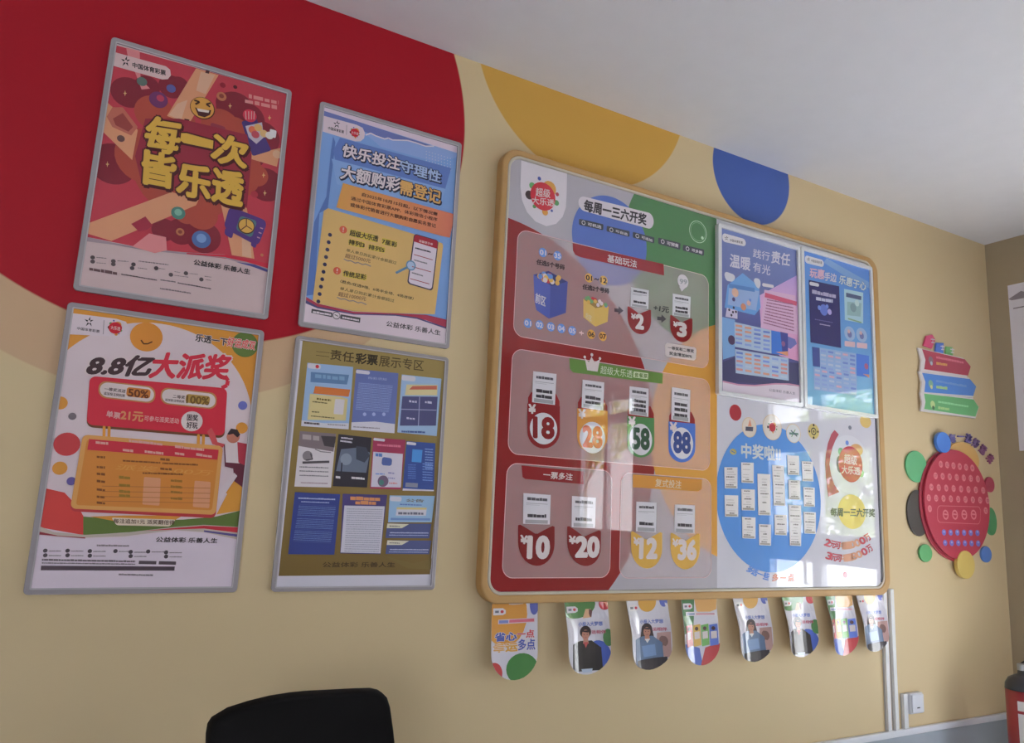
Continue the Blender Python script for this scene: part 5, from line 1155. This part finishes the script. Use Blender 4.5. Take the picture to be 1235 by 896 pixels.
for y, x0, x1, n_, sk in rows:
    for i in range(n_):
        x = x0+(x1-x0)*i/(n_-1); yy = y+sk*i/(n_-1)
        z.part('number_ball', face, 1); z.ell(x, yy, 10.5, 18, PKN, 16); z.L = 2; z.txt('%02d' % nn, (x-6, yy+8), (x+6, yy+8), (x-6, yy-8), (130, 50, 60), .0); nn += 1
for y, x0, x1 in ((606, 228, 400), (660, 234, 404)):
    for i in range(6):
        x = x0+(x1-x0)*i/5; z.part('blue_number_ball', face, 1); z.ell(x, y+i*.6, 11, 16, (92, 92, 160), 16); z.L = 2; z.ell(x, y-3, 5, 6, (140, 140, 190), 10)
z.part('button_frame', face, 1); z.rq((195, 470), (415, 476), (413, 562), (195, 552), PKN, .3, 6, .003); z.L = 2; z.rq((195, 470), (415, 476), (413, 562), (195, 552), (150, 44, 62), .3, 6); z.L = 3
for x in (236, 284, 332, 380):
    z.ring(x, 515, 26, .35, PKN, 14); z.line([(x-9, 512), (x+9, 514)], 8, PKN)
z.end()
# purple letters strung in an arc over the disc
cols = [(84, 80, 130), (88, 80, 130), (92, 80, 126), (100, 76, 116), (112, 70, 104), (120, 66, 92)]
for (x, y), ch, col_, an in zip(((274, 122), (318, 112), (358, 122), (396, 146), (432, 180), (470, 226)), '每一注好运来', cols, (-4, 2, 14, 26, 38, 48)):
    z = Sheet(disc, .012, KS, 'satin'); z.v(*VD); z.part('letter', disc, 1); a = math.radians(an); dx, dy_ = 15*math.cos(a), 15*math.sin(a)*1.3; ux, uy = 20*math.sin(a)*.8, -20*math.cos(a)*1.1
    z.txt(ch, (x-dx-ux, y-dy_-uy), (x+dx-ux, y+dy_-uy), (x-dx+ux, y-dy_+uy), col_, .04); o = z.end()
    so = o.modifiers.new('thickness', 'SOLIDIFY'); so.thickness = .010; so.offset = -1

# ------------------------------------------------------------------ trunking, box, paper notice
def trunk(px_top, px_bot, wd, z0, z1, label):
    d = .022; a = W(*px_top, d); b = W(*px_bot, d); x = (a[0]+b[0])/2
    bm = bmesh.new(); add_box(bm, (-wd/2, -.02, 0), (wd/2, -.004, z1-z0))
    t = thing('cable_trunking', label, 'trunking', (x, 0, z0), 'white trunking runs on the right wall side')
    bm_obj('cover', bm, rgbm((.80, .80, .80), rough=.35, spec=.5), t, bevel=.003)
    bm = bmesh.new(); add_box(bm, (-wd/2-.002, -.006, 0), (wd/2+.002, 0, z1-z0)); bm_obj('base', bm, rgbm((.5, .5, .52), rough=.4), t)
    return x
ZB = .3665
trunk((1070, 760), (1073.5, 860), .030, ZB, 1.085, 'white cable trunking below the right end of the board, left one of two long runs')
trunk((1077.5, 760), (1084, 870), .030, ZB, 1.10, 'white cable trunking below the right end of the board, right one of two long runs')
x = trunk((1093, 845), (1094.5, 875), .036, ZB, W(1092, 837, .02)[1], 'short white cable trunking between the white wall box and the rail')
a, b = W(1099, 837, .04), W(1115.5, 860, .04)
t = thing('wall_box', 'small white electrical box on the wall above the rail, right of the short trunking', 'electrical box', ((a[0]+b[0])/2, 0, b[1]))
bm = bmesh.new(); wx = (b[0]-a[0])/2; add_box(bm, (-wx, -.034, 0), (wx, 0, a[1]-b[1])); bm_obj('body', bm, white_plastic, t, bevel=.006, seg=3)
bm = bmesh.new(); add_box(bm, (-wx+.006, -.042, .006), (wx-.006, -.034, a[1]-b[1]-.006)); lid = bm_obj('lid', bm, white_plastic, t, bevel=.004)
bm = bmesh.new(); add_box(bm, (-.012, -.0432, .03), (.012, -.042, .036)); bm_obj('switch_slot', bm, dark_metal, lid)

# paper notice on the return wall, its edge just in view
t = thing('paper_notice', 'white paper notice on the dim return wall at the right edge', 'notice', (XR, -.36, 1.95))
bm = bmesh.new(); add_box(bm, (-.004, -.26, 0), (-.0005, .23, 1.09)); sh = bm_obj('sheet', bm, ink((186, 182, 190), .6, 'paper'), t)
bm = bmesh.new(); add_prism(bm, [(-.1, 0), (.1, 0), (.12, .012), (.04, .05), (0, .03), (-.05, .045)], 0, .001)
for v in bm.verts: v.co = Vector((-.0055+v.co.y, v.co.x+.11, v.co.z+.985))
bm_obj('mountain_mark', bm, ink((120, 112, 120), .6), sh)
bm = bmesh.new(); add_box(bm, (-.0055, -.20, .925), (-.0042, .205, .932)); bm_obj('rule_line', bm, ink((110, 102, 110), .6), sh)

# ------------------------------------------------------------------ black office chair, its backrest top in view
chair = thing('office_chair', 'black office chair below the framed posters, only its backrest top showing', 'chair', (.62, -.62, 0))
cfab = rgbm((0.012, 0.011, 0.011), rough=.85, spec=.15, noise=.15)
D_CH = .55
prof = [(249, 886), (251, 874), (256, 866), (275, 854), (300, 845.5), (325, 839), (350, 834.8), (370, 832.8), (400, 831.3), (430, 830), (447, 829.8), (456, 832), (462, 838), (466, 850), (470, 878), (472, 896), (470, 960), (462, 1010), (440, 1040), (360, 1060), (290, 1050), (256, 1000), (248, 930)]
cpx = [W(*q, D_CH) for q in prof]
bm = bmesh.new()
# the pad: an outline with its own thickness and a shallow curve
n = len(cpx); mx = sum(p[0] for p in cpx)/n; mz = sum(p[1] for p in cpx)/n
layers = []
for y, s_ in ((-.040, .90), (-.052, .97), (-.040, 1.0), (.0, 1.0), (.012, .97), (.016, .90)):
    y2 = y if s_ < 1 or y > -.02 else y
    layers.append([bm.verts.new((mx+(p[0]-mx)*s_-.62, -D_CH+y-(-.62)+.012*((p[0]-mx)/.25)**2, mz+(p[1]-mz)*s_)) for p in cpx])
for A, B in zip(layers, layers[1:]):
    for i in range(n): bm.faces.new((A[i], A[(i+1) % n], B[(i+1) % n], B[i]))
for A in (layers[0], layers[-1]):
    cv = bm.verts.new(sum((v.co for v in A), Vector())/n)
    for i in range(n): bm.faces.new((A[i], A[(i+1) % n], cv))
bm_obj('backrest', bm, cfab, chair, smooth=True)
bm = bmesh.new(); vs = add_box(bm, (-.24, -.46, .42), (.25, .03, .50)); bm_obj('seat', bm, cfab, chair, bevel=.035, seg=4, smooth=True)
bm = bmesh.new(); add_tube(bm, [(0, -.15, .42), (0, .10, .41), (0, .19, .46), (0, .20, .62), (0, .13, .74)], .022); bm_obj('back_bracket', bm, dark_metal, chair, smooth=True)
bm = bmesh.new(); add_lathe(bm, [(.03, .10), (.03, .25), (.022, .25), (.022, .42), (.09, .42)], (0, -.2, 0)); bm_obj('gas_post', bm, dark_metal, chair, smooth=False)
for k in range(5):
    a = 2*PI*k/5+.3; ex, ey = .28*math.cos(a), .28*math.sin(a)-.2
    bm = bmesh.new(); add_tube(bm, [(0, -.2, .13), (ex*.6, -.2+(ey+.2)*.6, .11), (ex, ey, .075)], [.028, .022, .018]); leg = bm_obj('leg', bm, dark_metal, chair, smooth=True)
    bm = bmesh.new(); add_tube(bm, [(ex-.024*math.sin(a), ey+.024*math.cos(a), .028), (ex+.024*math.sin(a), ey-.024*math.cos(a), .028)], .028, 16); bm_obj('caster', bm, dark_metal, leg)
for sx in (-1, 1):
    bm = bmesh.new(); x = .01+sx*.27; add_tube(bm, [(x-sx*.05, -.12, .44), (x, -.12, .46), (x, -.10, .62), (x, -.28, .63)], .016); arm = bm_obj('armrest', bm, dark_metal, chair, smooth=True)

# ------------------------------------------------------------------ fire extinguisher at the right edge
ex = W(1235, 840, .30)[0]
t = thing('fire_extinguisher', 'red fire extinguisher with black top and white label at the bottom right corner', 'fire extinguisher', (ex, -.30, 0))
redp = rgbm((0.38, 0.02, 0.035), rough=.3, coat=.5, crough=.1, spec=.5)
rad = .088; zt = W(1230, 815, .30)[1]
bm = bmesh.new(); add_lathe(bm, [(.070, .0), (rad, .02), (rad, zt-.075)], (0, 0, 0), 40); bm_obj('cylinder', bm, redp, t, smooth=False)
for p in t.children[0].data.polygons: p.use_smooth = len(p.vertices) == 4
bm = bmesh.new(); add_lathe(bm, [(rad+.001, zt-.075), (rad-.002, zt-.045), (rad-.018, zt-.016), (rad-.045, zt), (.025, zt+.008), (.022, zt+.03)], (0, 0, 0), 40); bm_obj('shoulder', bm, dark_metal, t, smooth=True)
lab = bmesh.new()
def patch(z0, z1, a0, a1):
    vs = [[lab.verts.new(((rad+.001)*math.cos(math.radians(a0+(a1-a0)*i/12)), (rad+.001)*math.sin(math.radians(a0+(a1-a0)*i/12)), z)) for i in range(13)] for z in (z0, z1)]
    for i in range(12): lab.faces.new((vs[0][i], vs[0][i+1], vs[1][i+1], vs[1][i]))
patch(zt-.175, zt-.125, 186, 330); patch(zt-.36, zt-.19, 186, 330)
bm_obj('label', lab, ink((184, 178, 178), .6, 'paper'), t, smooth=True)
bm = bmesh.new(); add_lathe(bm, [(.024, zt+.028), (.024, zt+.06), (.012, zt+.065)], (0, 0, 0), 20); bm_obj('valve', bm, aluminium, t)
bm = bmesh.new(); add_tube(bm, [(0, 0, zt+.06), (.06, -.01, zt+.085), (.13, -.02, zt+.075)], .009); bm_obj('carry_handle', bm, dark_metal, t, smooth=True)
bm = bmesh.new(); add_tube(bm, [(0, 0, zt+.045), (.06, -.04, zt+.04), (.105, -.05, zt-.06), (.108, -.05, .2)], .011); bm_obj('hose', bm, dark_metal, t, smooth=True)
